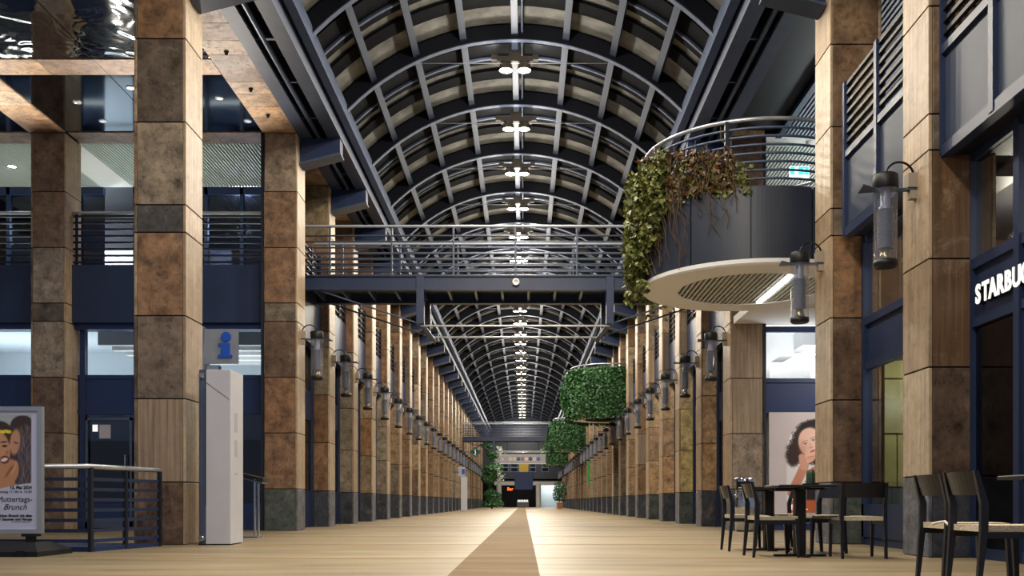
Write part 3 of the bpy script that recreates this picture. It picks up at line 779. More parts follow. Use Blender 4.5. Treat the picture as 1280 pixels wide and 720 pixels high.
# poster stand (info side)
PY = 11.8; PXU = lambda px: (px - 655) * PY / 1200
t = thing('poster_stand', (PXU(52) - 1.0, PY, 0), 'free-standing poster frame with a brunch advert on a black base', 'poster stand')
fw, fz0, fz1 = 1.0, .26, 1.825
m = MB(); b_ = .055
m.box(0, fw, 0, .07, fz1 - b_, fz1); m.box(0, fw, 0, .07, fz0, fz0 + b_); m.box(0, b_, 0, .07, fz0 + b_, fz1 - b_); m.box(fw - b_, fw, 0, .07, fz0 + b_, fz1 - b_)
m.build('frame', M['silver'], t)
MB().box(.02, fw - .02, .03, .06, fz0 + .03, fz1 - .03).build('backing', M['sign_grey'], t)
pw, ph = fw - .10, fz1 - fz0 - .10
c = Canvas(-45, 46.5, 513, 661, 150, 240, (196, 199, 226)); X, Y = c.X, c.Y
pic = smooth(Y - (612 - 9 * np.sin((X + 10) / 34)), 1) * rect(X, Y, -60, 37, 519, 700, 1.5)
def pp(a, rgb): c.put(a * pic, rgb)
pp(np.ones_like(X), (150, 156, 150)); pp(smooth(Y - 533, 14), (168, 178, 186))
pp(ell(X, Y, -2, 566, 24, 40), (66, 50, 42)); pp(ell(X, Y, -3, 565, 14, 25, 0, 2), (204, 152, 116))
pp(ell(X, Y, -14, 600, 32, 24), (188, 134, 98))
wob = 3 * np.sin(Y / 5) + 2 * np.sin(Y / 2.3 + X / 4)
pp(ell(X + wob * .4, Y, 29, 566, 17, 46, 0, 2), (70, 58, 66)); pp(ell(X, Y, 26, 532, 15, 13), (66, 50, 50))
pp(ell(X, Y, 17, 552, 6.5, 16, .1, 2), (198, 146, 118)); pp(ell(X, Y, 12.2, 557, 2.6, 3.5), (204, 150, 120))
for i in range(16):
    ph_ = rs.rand() * 6; x0 = 22 + rs.rand() * 14
    curl = np.abs(X - (x0 + 3.2 * np.sin(Y / 6 + ph_))); pp(smooth(curl - .45, .9) * ell(X, Y, 29, 570, 15, 40) * .32, (168, 156, 166))
pp(ell(X, Y, 7, 592, 13, 20, .5, 2), (196, 142, 104)); pp(ell(X, Y, 15, 584, 3, 9, .5), (206, 160, 122)); pp(ell(X, Y, 10, 588, 2, 10, .6), (160, 108, 78))
pp(ell(X, Y, 4, 574, 6, 5, -.3), (120, 60, 54)); pp(ell(X, Y, 3.5, 574, 4.5, 2.2, -.3), (240, 232, 226))
pp(ell(X, Y, 4, 557, 3, 1.4), (50, 36, 32)); pp(ell(X, Y, 3, 552, 4, .9, -.15), (62, 44, 36)); pp(ell(X, Y, 18, 553, 2.4, .8, .3), (50, 38, 36)); pp(ell(X, Y, 7, 565, 2.2, 2.6), (178, 120, 90))
for i in range(14): pp(ell(X, Y, -14 + i * 1.8 + rs.rand(), 538 + 3 * rs.rand(), 2.3, 2, 0), (244, 216, 40) if i % 3 else (250, 236, 130))
c.build('poster_print', M['print'], t, pw, ph, (.05, .026, fz0 + .05))
def ptext(s_, size, px, py, **kw):
    z = .645 + (628 - py) * PY / 1200; x = PXU(px) - (PXU(52) - 1.0)
    return text(s_, size, (x, .022, z), (R(90), 0, 0), M['ink'], t, ext=.001, **kw)
ptext('12. Mai 2024', .052, 38.5, 611, align='RIGHT', bold=.0016); ptext('Sonntag 11 Uhr b. 14:30', .044, 38.5, 616, align='RIGHT')
ptext('Muttertags-', .092, 39.5, 627, align='RIGHT'); ptext('Brunch', .10, 32, 637, align='RIGHT', shear=.4)
ptext('n herzlichen Brunch mit allen', .044, 39, 646, align='RIGHT', bold=.0014); ptext('das Fest für Gaumen und Herzen', .044, 39, 650.5, align='RIGHT', bold=.0014)
MB().box(.62, .86, .022, .024, .405, .409).build('rule_line', M['ink'], t)
for x in (.14, .80): MB().box(x, x + .09, .0, .09, .06, fz0).build('post', M['black'], t)
MB().box(.76, .94, -.02, .11, .225, .262).build('post_cap', M['black'], t)
m = MB()
for x0, x1 in ((-.10, 1.18),):
    m.loft([[(x0, -.46, .0), (x1, -.46, 0), (x1, .42, 0), (x0, .42, 0)], [(x0, -.46, .06), (x1, -.46, .06), (x1, .42, .06), (x0, .42, .06)], [(x0 + .12, -.2, .16), (x1 - .16, -.2, .16), (x1 - .16, .2, .16), (x0 + .12, .2, .16)]])
m.build('base', M['black'], t)
for x in (.06, .98): MB().bevbox(x - .06, x + .06, -.48, -.44, .0, .07, .01).build('base_wheel', M['black_gloss'], t)

# ------------------------------------------------------------------ cafe side: court under the balcony
wr = struct('wall_cafe')
FY = 22.3
MB().box(5.51, 12, FY + .12, FY + .18, 2.76, 3.50).build('transom_panel', M['blue'], wr)
for z0, z1 in ((3.44, 3.54), (2.72, 2.80), (4.62, 4.75), (0, .30)): MB().box(5.51, 12, FY + .08, FY + .20, z0, z1).build('transom_rail', M['blue'], wr)
for x in (5.51, 7.5, 9.6): MB().box(x, x + .13, FY + .06, FY + .22, 0, 4.75).build('mullion', M['blue'], wr)
MB().box(5.6, 12, FY + .13, FY + .15, 3.5, 4.7).build('glass_pane', M['glass'], wr)
MB().box(5.5, 12, 27.6, 27.7, 0, 4.9).build('room_back', M['white'], wr)
MB().box(5.5, 12, FY + .3, 27.7, 4.85, 4.9).build('room_ceiling', M['white'], wr)
MB().box(5.5, 12, 22.6, 22.64, 0, 3.5).build('room_screen', M['plaster'], wr)
m = MB(); m.prism([(5.5, 4.9), (5.5, 3.85), (6.0, 4.05), (6.4, 4.3), (6.75, 4.3), (6.75, 4.9)], 'y', 24.0, 25.0); m.build('bulkhead', M['white'], wr)
MB().box(6.75, 9, 23.2, 24.6, 4.45, 4.85).build('bulkhead', M['white'], wr); MB().box(6.5, 7.6, 25.4, 26.6, 3.6, 4.3).build('bulkhead', M['plaster'], wr)
area('cafe_room_light', (7.5, 26.0, 4.80), 3, 2, 110, (1, .97, .93)); area('cafe_room_light_front', (6.6, 23.0, 3.2), .9, .4, 26, (1, .97, .93), (R(180), 0, 0))
# poster of the curly-haired woman
t = thing('advert_poster', (5.64, FY + .05, 0), 'tall shop poster of a woman with dark curly hair, chin on hand', 'poster')
PS = lambda px: (px - 655) * FY / 1200
wx = PS(1078) - PS(962); wz = (655 - 515) * FY / 1200
c = Canvas(962, 1078, 515, 655, 210, 250, (206, 194, 194)); X, Y = c.X, c.Y
c.put(ell(X, Y, 1021, 563, 37, 38, 0, 2), (232, 230, 230)); c.put(rect(X, Y, 984, 1062, 563, 628, 2), (228, 224, 224))
nz_ = .5 * np.sin(np.arctan2(Y - 556, X - 1020) * 23) + .6 * np.sin(X * 1.7 + 2 * np.sin(Y)) + .5 * np.sin(Y * 2.1 + X) + rs.randn(*X.shape) * .9
c.put(ell(X + nz_, Y + nz_, 1021, 553, 31, 28, 0, 2), (58, 42, 38)); c.put(ell(X + nz_, Y + nz_, 994, 566, 11, 17, .15, 3), (62, 44, 38)); c.put(ell(X + nz_, Y + nz_, 1049, 566, 11, 17, 0, 3), (58, 42, 38))
c.put(ell(X, Y, 1021, 532, 22, 8, -.1, 3), (34, 27, 28))
sk = (232, 190, 170)
c.put(seg(X, Y, 1006, 583, 991, 616, 5.5, 6, 1.5), (196, 134, 108)); c.put(seg(X, Y, 1030, 600, 1050, 620, 12, 12), (196, 134, 108))
c.put(seg(X, Y, 1020, 590, 1022, 606, 7, 9), (184, 124, 100)); c.put(rect(X, Y, 1008, 1046, 602, 640, 4), (38, 32, 34))
c.put(ell(X, Y, 1014.5, 553, 15.5, 19, -.28, 2), sk); c.put(ell(X, Y, 1004, 560, 4, 9, -.2, 5) * .5, (188, 132, 110))
c.put(ell(X, Y, 1018, 548, 8, 12, -.28, 8) * .5, (244, 206, 188)); c.put(ell(X, Y, 1011, 558, 4, 4, 0, 4) * .35, (224, 160, 142))
for ex_, ey in ((1007.2, 554.6), (1017.2, 550.0)):
    c.put(ell(X, Y, ex_, ey, 2.7, 1.1, -.35, .8), (236, 222, 216)); c.put(ell(X, Y, ex_ + .2, ey, 1.1, 1.0, 0, .7), (52, 34, 30)); c.put(seg(X, Y, ex_ - 2.7, ey + .1, ex_ + 2.6, ey - 1.5, .25, .35, .7) * .8, (58, 38, 34))
    c.put(seg(X, Y, ex_ - 3.2, ey - 2.2, ex_ + 3, ey - 4.4, .35, .25, 1) * .75, (92, 62, 52))
c.put(seg(X, Y, 1012.5, 552, 1014, 558, .4, .8, 1.6) * .35, (196, 146, 126)); c.put(ell(X, Y, 1014.6, 559.2, 2.2, .8, -.3, 1) * .7, (186, 128, 110))
c.put(ell(X, Y, 1016.8, 563.6, 3.6, 1.3, -.35, 1), (190, 108, 104)); c.put(seg(X, Y, 1013.6, 564.6, 1020, 562.4, .2, .2, .6) * .7, (130, 64, 62))
c.put(ell(X, Y, 1010, 573.5, 10, 6, -.25, 1.5), (226, 176, 154)); c.put(seg(X, Y, 1009, 570, 1019, 567.5, 2, 1.6), (234, 186, 164)); c.put(seg(X, Y, 1010, 573, 1021, 571.5, 2, 1.6), (222, 170, 148)); c.put(seg(X, Y, 1003, 571, 1006, 583, 4, 5), (210, 156, 132))
c.put(seg(X, Y, 1010, 571.6, 1019, 569.6, .4, .4, .6) * .6, (160, 104, 84))
c.put(rect(X, Y, 988, 1060, 625, 641, 2) * .95, (190, 98, 60)); c.put(rect(X, Y, 962, 1078, 643, 655, .8), (40, 62, 110))
c.build('poster_print', M['print'], t, wx, wz, (PS(962) - 5.64, 0, .645 + (628 - 655) * FY / 1200))
MB().box(PS(962) - 5.64, PS(1078) - 5.64, .002, .03, .2, 2.74).build('backing', M['sign_grey'], t)
for ch, px in (('E', 989), ('L', 1006)): text(ch, .17, (PS(px) - 5.64, -.004, .645 + (628 - 637) * FY / 1200), (R(90), 0, 0), M['sign_white'], t, ext=.002)

# balcony platform and round drum in the open bay
def drum(yc, near, label):
    xc, r, z0, z1 = 4.32, 2.05, 4.70, 6.03
    t = thing('round_balcony', (xc, yc, 0), label, 'balcony', None if near else 'round balconies')
    n = 64 if near else 32
    ring = lambda r, z, n=n: [(r * math.cos(2 * math.pi * i / n), r * math.sin(2 * math.pi * i / n), z) for i in range(n)]
    # soffit ring and floor
    m = MB(); m.loft([ring(1.36, z0 + .02), ring(1.36, z0), ring(r - .03, z0), ring(r, z0 + .03), ring(r, z0 + .10), ring(1.36, z0 + .10)], False, 0, False); m.build('soffit_ring', M['white'], t)
    MB().loft([ring(r - .05, z0 + .5), ring(r - .05, z0 + .6)]).build('deck', M['navy_dark'], t)
    if near:
        m = MB(); x = -1.36
        while x < 1.36:
            h = math.sqrt(max(1.36 ** 2 - (x + .025) ** 2, 0)); m.box(x, x + .05, -h, h, z0 + .02, z0 + .05); x += .092
        tag(m.build('soffit_slats', M['slat'], t), kind='stuff')
        MB().box(.40, .50, -1.15, 1.15, z0 - .01, z0 + .03).build('light_strip', M['tube_light'], t)
    # parapet panels with dark seams
    N = 12
    for i in range(N):
        a0, a1 = 2 * math.pi * i / N + .30, 2 * math.pi * (i + 1) / N + .30
        rr = []
        for j in range(15):
            a = a0 + .008 + (a1 - a0 - .016) * j / 14; ca, sa = math.cos(a), math.sin(a)
            rr.append([(r * ca, r * sa, z0 + .10), (r * ca, r * sa, z1), ((r - .06) * ca, (r - .06) * sa, z1), ((r - .06) * ca, (r - .06) * sa, z0 + .10)])
        MB().loft(rr, True, 0, False).build('parapet_panel', M['drum_paint'], t)
    MB().loft([ring(r - .03, z0 + .08), ring(r - .03, z1 - .02), ring(r - .08, z1 - .02), ring(r - .08, z0 + .08), ring(r - .03, z0 + .08)], False).build('parapet_core', M['black'], t)
    circ = lambda rr, z: [(rr * math.cos(2 * math.pi * i / n), rr * math.sin(2 * math.pi * i / n), z) for i in range(n)]
    MB().tube(circ(r - .05, 7.19), .038, 8, closed=True).build('handrail', M['silver'], t)
    for i in range(7): MB().tube(circ(r - .05, 6.17 + i * .145), .022, 6, closed=True).build('rail_bar', M['steel'], t)
    for i in range(8):
        a = 2 * math.pi * i / 8 + .36; x, y = (r - .02) * math.cos(a), (r - .02) * math.sin(a)
        MB().box(x - .03, x + .03, y - .03, y + .03, z1 - .1, 7.18).build('rail_post', M['navy_dark'], t)
    return t
DY = 18.35
drum(DY, True, 'round navy balcony with white underside jutting out above the cafe tables')
m = MB(); m.box(6.1, 12, 15.7, 22.3, 5.6, 5.98); m.build('balcony_floor', M['navy_dark'], wr)
MB().box(5.2, 12, 15.7, 22.3, 4.76, 4.84).build('balcony_soffit', M['plaster'], wr)
MB().box(4.80, 12, 20.2, 22.05, 4.74, 4.90).build('balcony_soffit_edge', M['white'], wr)
area('under_balcony_light', (8.0, 19, 4.7), 1.0, 4.0, 80, (1, .95, .88))
# gallery above: slatted ceiling, back wall, exit sign
cr = struct('ceiling_right')
slats(cr, 5.9, 12, 14.0, 22.05, M['slat_dark'], .088); slats(cr, 5.5, 12, 22.65, 25.7, M['slat'], .088)
MB().box(5.5, 12, 22.05, 22.65, ZS - .01, ZS + .05).build('plaster_strip', M['plaster'], cr)
MB().box(XR, 12, 0, 30, ZS + .12, ZS + .2).build('ceiling_slab', M['black'], cr)
MB().box(5.78, 5.9, 9, 22.05, ZS - .05, ZS + .05).build('soffit_trim', M['navy'], cr)
slats(cr, 5.9, 12, 4.0, 14.0, M['slat_dark'], .075)
MB().box(5.5, 12, 25.7, 25.8, 4.8, ZS).build('gallery_wall', M['navy_dark'], wr)
t = thing('exit_sign', (6.6, 23.0, 0), 'glowing turquoise emergency exit sign hanging from the slatted gallery ceiling', 'sign')
MB().box(-.23, .23, 0, .05, 8.42, 8.70).build('sign_box', M['exit_white'], t)
MB().box(-.22, .22, -.006, 0, 8.50, 8.69).build('sign_face', M['exit_face'], t)
# running figure, door and arrow pictogram
m = MB().box(-.12, -.03, -.012, -.006, 8.52, 8.67); m.prism([(.02, 8.57), (.10, 8.57), (.10, 8.54), (.18, 8.595), (.10, 8.65), (.10, 8.62), (.02, 8.62)], 'y', -.012, -.006); m.build('pictogram', M['exit_white'], t)
for x in (-.18, .18): MB().tube([(x, .025, 8.70), (x, .025, ZS)], .008, 6).build('hanger', M['silver'], t)
point('exit_glow', (6.6, 22.8, 8.45), 1.2, (.5, 1, .98), .1)
t = thing('smoke_detector', (6.65, 22.35, 0), 'small round smoke detector on the white ceiling band above the exit sign', 'detector')
MB().lathe([(.08, ZS - .01), (.09, ZS - .05), (.05, ZS - .09), (.02, ZS - .10)], 0, 0, 16).build('detector_body', M['white'], t)
point('gallery_point', (8.5, 20.0, 7.4), 90, (1, .95, .88), .25); point('gallery_point', (8.2, 24.4, 7.4), 80, (.95, .98, 1), .25)  # fixtureless points added so the slats show up

# bays over the shops nearer the camera
BXP = 4.885
def near_bay(y0, y1, wn):
    root = struct('window_%d' % wn)
    MB().box(BXP - .03, BXP + .10, y0, y1, 4.67, 4.80).build('sill', M['navy'], root)
    MB().box(BXP, 6.2, y0, y1, 4.70, 4.84).build('bay_underside', M['navy_dark'], root)
    MB().box(BXP - .03, BXP + .08, y0, y1, 5.86, 5.96).build('head_rail', M['navy'], root)
    n = max(1, round((y1 - y0) / 1.15)); d = (y1 - y0) / n
    for i in range(n + 1): MB().box(BXP - .04, BXP + .09, y0 + i * d - .05, y0 + i * d + .05, 4.7, 7.02).build('mullion', M['navy'], root)
    for i in range(n): MB().box(BXP + .02, BXP + .04, y0 + i * d + .05, y0 + (i + 1) * d - .05, 4.80, 5.86).build('frosted_pane', M['frost'], root)
    for i in range(7): MB().box(BXP - .01, BXP + .04, y0, y1, 6.08 + i * .145, 6.13 + i * .145).build('rail_bar', M['black'], root)
    MB().box(6.2, 6.3, y0, y1, 4.8, ZS).build('bay_back', M['dark_room'], root)
near_bay(YR(3) + CD - .02, 14.58, 1); near_bay(5.0, YR(3) + .02, 2)
def shopfront(y0, y1, mull, wn, lit):
    root = struct('window_%d' % wn); X0 = 5.22
    for z0, z1, nm, m_ in ((3.36, 3.48, 'transom_rail', 'navy'), (2.68, 2.78, 'transom_rail', 'navy'), (2.78, 3.36, 'fascia_panel', 'navy'), (0, .12, 'base_rail', 'navy'), (4.62, 4.74, 'head_rail', 'navy')):
        MB().box(X0 if nm != 'fascia_panel' else X0 + .05, X0 + .12, y0, y1, z0, z1).build(nm, M[m_], root)
    for (y, wd) in mull: MB().box(X0 - .02, X0 + .12, y - wd / 2, y + wd / 2, 0, 4.7).build('mullion', M['navy'], root)
    MB().box(X0 + .05, X0 + .07, y0, y1, 3.48, 4.62).build('glass_pane', M['glass'], root)
    MB().box(X0 + .05, X0 + .07, y0, y1, .12, 2.68).build('glass_pane', M['glass' if lit else 'dark_glass'], root)
    return root
s1 = shopfront(YR(3) + CD, YR(4) + .1, ((YR(3) + CD + .1, .1), (YR(4) - .04, .1)), 3, True)
MB().box(5.2, 5.36, YR(3) + CD, YR(4), .12, .62).build('base_panel', M['navy'], s1)
s2 = shopfront(4.5, YR(3) + .1, ((YR(3) + .04, .1), (10.15, .12), (8.0, .1), (5.8, .1)), 4, False)
MB().box(5.24, 5.32, 8.0, 10.15, .12, 2.68).build('door_leaf', M['navy'], s2)
MB().box(8.2, 8.3, 3, 15.6, 0, 4.9).build('shop_back_wall', M['brown_wall'], s2)
MB().box(5.3, 8.3, 15.35, 15.6, 0, 4.9).build('shop_end_wall', M['brown_wall'], s2)
for (xa, xb, za, zb) in ((5.74, 5.93, .9, 1.72), (5.95, 6.6, .9, 1.72), (5.74, 6.6, 1.75, 2.6), (5.74, 6.6, 2.63, 2.9)): MB().box(xa, xb, 15.28, 15.36, za, zb).build('stone_panel', M['olive_reflection'], s2)  # greenish panels added to imitate the column reflection in the shop glass
MB().box(5.74, 6.6, 15.28, 15.36, 0, .87).build('stone_panel', GRAN, s2, color=lin(84, 92, 96))
point('shop_lamp', (6.2, 14.3, 2.3), 14, (1, .95, .78), .1)
MB().box(5.3, 8.3, 3, 15.6, 4.84, 4.9).build('shop_ceiling', M['dark_room'], s2)
MB().box(7.6, 8.19, 9, 15, 3.5, 4.3).build('lit_shelf_wall', M['plaster'], s2)
point('shop_lamp', (6.9, 13.4, 4.3), 34, (1, .85, .62), .15); point('shop_lamp', (6.9, 8.0, 4.3), 26, (1, .82, .58), .15)
# shop sign lettering
t = thing('shop_sign', (5.265, YR(3) - .15, 0), 'white raised capital letters of the coffee shop sign on navy fascia', 'sign')
off = 0
for ch, wd in zip('STARBUCKS', (.145, .145, .165, .155, .15, .16, .16, .16, .15)):
    text(ch, .30, (-.06, -off, 2.93), (R(90), 0, R(-90)), M['sign_white'], t, 'letter', ext=.012, bold=.010, xs=.82)
    text(ch, .30, (-.01, -off, 2.93), (R(90), 0, R(-90)), M['black'], t, 'letter_return', ext=.05, bold=.014, xs=.82)
    off += wd * 1.09

# ------------------------------------------------------------------ footbridges
def bridge(y, near, label):
    t = thing('footbridge', (0, y, 0), label, 'footbridge', 'footbridges across the hall')
    x0, x1 = XL - .3, XR + .4; D = 1.72
    for yy, nm in ((0, 'front_girder'), (D - .12, 'rear_girder')):
        m = MB(); m.box(x0, x1, yy, yy + .10, 5.84, 6.12); m.box(x0, x1, yy - .05, yy + .15, 5.80, 5.84); m.box(x0, x1, yy - .05, yy + .15, 6.12, 6.15); m.build(nm, M['navy'], t)
    MB().box(x0, x1, .1, D - .1, 6.05, 6.12).build('deck', M['steel'], t)
    for i in range(16):
        x = CX + (i - 7.5) * .66
        if x0 < x < x1: MB().box(x - .03, x + .03, .1, D - .12, 5.86, 6.05).build('cross_rib', M['steel'], t)
    for yy, nn in ((.05, 1), (D - .07, 2)):
        MB().tube([(x0, yy, 7.36), (x1, yy, 7.36)], .035, 8).build('handrail', M['rail_steel'], t)
        for i in range(7): MB().tube([(x0, yy, 6.26 + i * .145), (x1, yy, 6.26 + i * .145)], .022, 6).build('rail_bar', M['purlin_steel'], t)
        for i in range(8):
            x = CX + (i - 3.5) * 1.5 + .75
            if x0 < x < x1: MB().box(x - .02, x + .02, yy - .03, yy + .03, 6.1, 7.34).build('rail_post', M['purlin_steel'], t)
    for s_ in (-1, 1):
        for yy in (.0, D - .16):
            MB().box(CX + s_ * 2.30 - .09, CX + s_ * 2.30 + .09, yy - .07, yy + .17, 4.98, 6.11).build('strut_post', M['navy'], t)
        MB().tube([(CX + s_ * 2.30, .08, 5.02), (CX + s_ * 2.05, D / 2, 4.72), (CX + s_ * 2.30, D - .08, 5.02)], .05, 8).build('strut_yoke', M['steel'], t)
        for yy in (.05, D - .05):
            MB().tube([(CX + s_ * 2.30, yy, 4.98), (CX + s_ * 4.95, yy, 5.86)], .022, 8).build('tension_rod', M['steel'], t)
    for yy in (.05, D - .05): MB().tube([(CX - 2.30, yy, 4.94), (CX + 2.30, yy, 4.94)], .025, 8).build('tension_rod', M['silver'], t)
    if near:
        m = MB().lathe([(.085, 0), (.085, .03), (.05, .03), (.05, .02), (.0, .02)], 0, 0, 20); m.v = [(CX + .02 + x, -z - .05, 5.98 + y_) for x, y_, z in m.v]; m.build('round_lamp', M['white'], t)
    return t
bridge(23.3, True, 'steel footbridge with bar railings crossing the hall near the round balcony')
bridge(80.5, False, 'distant footbridge with bar railings above the hanging direction sign')

# ------------------------------------------------------------------ wall lanterns
def lantern_meshes():
    d = {}
    m = MB().lathe([(.0, 4.60), (.13, 4.60), (.15, 4.58), (.15, 4.44), (.14, 4.42), (.0, 4.42)], 0, 0, 20, cap=False); d['cap'] = m.mesh('cap', M['black'])
    m = MB().lathe([(.135, 4.43), (.135, 3.56)], 0, 0, 20, cap=False); d['glass_tube'] = m.mesh('glass_tube', M['lantern_glass'])
    prof = []
    for i in range(20): z = 4.16 - i * .023; prof += [(.07, z), (.10, z - .006), (.10, z - .012), (.07, z - .018)]
    m = MB().lathe(prof, 0, 0, 14); m.lathe([(.06, 4.42), (.06, 4.22), (.08, 4.20), (.08, 4.17)], 0, 0, 14); d['louvre_coil'] = m.mesh('louvre_coil', M['coil'])
    m = MB().lathe([(.03, 3.70), (.05, 3.69), (.07, 3.62), (.10, 3.53), (.09, 3.53), (.06, 3.62)], 0, 0, 16, cap=False); d['reflector'] = m.mesh('reflector', M['brass'])
    m = MB().lathe([(.0, 3.56), (.145, 3.56), (.145, 3.50), (.125, 3.48), (0, 3.48)], 0, 0, 20, cap=False); d['bottom_ring'] = m.mesh('bottom_ring', M['black'])
    m = MB().prism([(-.31, -.06), (.35, -.05), (.35, .05), (-.31, .06), (-.20, .18), (-.20, -.18)][:4], 'z', 4.405, 4.425)
    m.prism([(-.14, -.05), (-.34, -.20), (-.30, .10), (-.14, .05)], 'z', 4.40, 4.42); d['wing_plate'] = m.mesh('wing_plate', M['steel'])
    m = MB().tube([(0 + .17 - .17 * math.cos(a), 0, 4.58 + .17 * math.sin(a)) for a in [i * math.pi / 12 for i in range(13)]], .014, 6); d['conduit_arch'] = m.mesh('conduit_arch', M['black_gloss'])
    m = MB().box(.25, .362, -.07, .07, 4.43, 4.60); m.box(.28, .362, -.05, .05, 4.30, 4.40); d['wall_box'] = m.mesh('wall_box', M['stone_grey'])
    return d
LM = lantern_meshes()
jm = MB(); 
def far_lantern_mesh():
    m = MB(); m.lathe([(.14, 4.42), (.14, 4.60)], 0, 0, 10, 0); m.lathe([(.135, 3.56), (.135, 4.42)], 0, 0, 10, 1, cap=False); m.lathe([(.09, 3.62), (.09, 4.2)], 0, 0, 8, 2)
    m.lathe([(.145, 3.48), (.145, 3.56)], 0, 0, 10, 0); m.box(-.3, .362, -.08, .08, 4.40, 4.43, 3); m.box(.27, .362, -.07, .07, 4.43, 4.58, 0)
    return m.mesh('wall_lantern', [M['black'], M['lantern_glass'], M['coil'], M['steel']])
far_lm = far_lantern_mesh()
def lantern(x, y, side, label, group, far):
    if far:
        o = inst(far_lm, 'wall_lantern', None, (x, y, 0), math.pi if side < 0 else 0)
        return tag(o, label, 'lantern', group, 'thing')
    t = thing('wall_lantern', (x, y, 0), label, 'lantern', group, math.pi if side < 0 else 0)
    for nm, me in LM.items(): inst(me, nm, t)
    return t
GL = 'wall lanterns'
for k in range(6, KEND + 1):
    lab = ('glass lantern on the brown column beside the blue info sign' if k == 6 else f'glass lantern on the {ORD[k - 6]} column beyond the blue info sign') if k <= 14 else 'tiny far lantern in the receding row on the info side of the hall'
    lantern(XL + .36, YL(k) + .38, -1, lab, 'lanterns on the info side' if k > 14 else GL, k > 14)
for k in [3, 4] + list(range(6, KEND + 1)):
    lab = {3: 'large glass lantern on the column beside the coffee shop sign', 4: 'glass lantern hanging before the underside of the round balcony', 6: 'glass lantern on the pale column next to the woman poster'}.get(k) or \
        (f'glass lantern on the {ORD[k - 6]} column beyond the woman poster' if k <= 14 else 'tiny far lantern in the receding row on the cafe side of the hall')
    lantern(XR - .36, YR(k) + .38, 1, lab, 'lanterns on the cafe side' if k > 14 else GL, k > 14)

# ------------------------------------------------------------------ cafe furniture (real metres, sc=1)
def chair_parts(root):
    F = lambda: MB(1)
    for s_ in (-1, 1):
        y = s_ * .215
        m = F(); sec = lambda x, z, wx, wy: [(x - wx / 2, y - wy / 2, z), (x + wx / 2, y - wy / 2, z), (x + wx / 2, y + wy / 2, z), (x - wx / 2, y + wy / 2, z)]
        m.loft([sec(-.005, 0, .026, .026), sec(.03, .40, .045, .034), sec(.032, .56, .048, .034), sec(-.02, .765, .028, .03)]); m.build('rear_leg', M['chair_wood'], root, sc=1)
        m = F(); m.loft([sec(.455, 0, .026, .026), sec(.44, .40, .042, .034)]); m.build('front_leg', M['chair_wood'], root, sc=1)
        m = F(); m.box(.04, .44, y - .012, y + .012, .345, .385); m.build('side_rail', M['chair_wood'], root, sc=1)
    m = F(); n = 8; rings = []
    for i in range(n + 1):
        y = -.205 + .41 * i / n; bow = -.035 * (1 - (y / .205) ** 2)
        rings.append([(.020 + bow, y, .615), (.038 + bow, y, .615), (-.004 + bow, y, .762), (-.022 + bow, y, .762)])
    m.loft(rings); m.build('backrest', M['chair_wood'], root, sc=1)
    m = F(); rings = []
    for i in range(9):
        x = .03 + .42 * i / 8; dip = -.012 * math.sin(math.pi * i / 8)
        rings.append([(x, -.215, .385), (x, .215, .385), (x, .222, .425), (x, .10, .428 + dip), (x, -.10, .428 + dip), (x, -.222, .425)])
    m.loft(rings); m.build('seat', M['rush'], root, sc=1)
    m = F()
    for i in range(9): m.box(.03, .45, -.20 + i * .046, -.185 + i * .046, .422, .430)
    return root
chair0 = chair_parts(empty('cafe_chair'))
chairs = [
    (3.27, 7.72, 0, 'black wooden chair with woven seat, farther of the pair roped together by the coffee shop'),
    (3.19, 6.98, 0, 'black wooden chair with woven seat, nearer of the pair roped together by the coffee shop'),
    (2.68, 11.43, .0, 'dark chair on the aisle side of the nearer small cafe table'),
    (2.70, 12.86, .0, 'dark chair on the aisle side of the farther small cafe table'),
    (3.88, 10.95, math.pi / 2 - .05, 'dark chair seen from behind, at the shop end of the nearer cafe table'),
    (3.98, 12.35, math.pi + .35, 'dark chair turned toward the farther cafe table, in front of the brown column'),
    (3.86, 13.6, math.pi, 'dark chair on the wall side of the farther small cafe table'),
]
for i, (x, y, a, lab) in enumerate(chairs):
    o = chair0 if i == 0 else copy_tree(chair0)
    o.location = (x * S, y * S, 0); o.rotation_euler.z = a
    tag(o, lab, 'chair', 'cafe chairs', 'thing')
def cafe_table(x, y, lab, wx=.60, wy=.60):
    t = thing('cafe_table', (x, y, 0), lab, 'table', 'cafe tables')
    MB(1).bevbox(-wx / 2, wx / 2, -wy / 2, wy / 2, .722, .750, .008).build('tabletop', M['black'], t, sc=1)
    MB(1).bevbox(-.055, .055, -.055, .055, .02, .70, .006).build('pedestal', M['black'], t, sc=1)
    m = MB(1).box(-.26, .26, -.03, .03, .70, .722); m.box(-.03, .03, -.26, .26, .70, .722); m.build('top_bracket', M['black'], t, sc=1)
    m = MB(1).box(-.27, .27, -.035, .035, 0, .022); m.box(-.035, .035, -.27, .27, 0, .022); m.build('foot_cross', M['black'], t, sc=1)
    return t
cafe_table(3.30, 11.5, 'small black cafe table with a cactus on it'); cafe_table(3.30, 12.95, 'small black cafe table behind the one with the cactus')
cafe_table(4.05, 7.2, 'black cafe table cut off by the frame beside the roped chairs')
t = thing('potted_cactus', (3.41, 11.42, .75 / S), 'small green column cactus in a shallow dish on the cafe table', 'plant', None)
MB(1).lathe([(.05, 0), (.085, .004), (.09, .016), (.08, .016), (.05, .008)], 0, 0, 18).build('dish', M['black_gloss'], t, sc=1)
m = MB(1)
rr = lambda z, r: [(r * (1 + .12 * math.cos(8 * a)) * math.cos(a), r * (1 + .12 * math.cos(8 * a)) * math.sin(a), z) for a in [2 * math.pi * i / 32 for i in range(32)]]
m.loft([rr(.008, .036), rr(.05, .042), rr(.12, .042), rr(.155, .036), rr(.165, .015)], True, 0, True); m.build('stem', M['cactus'], t, sc=1)
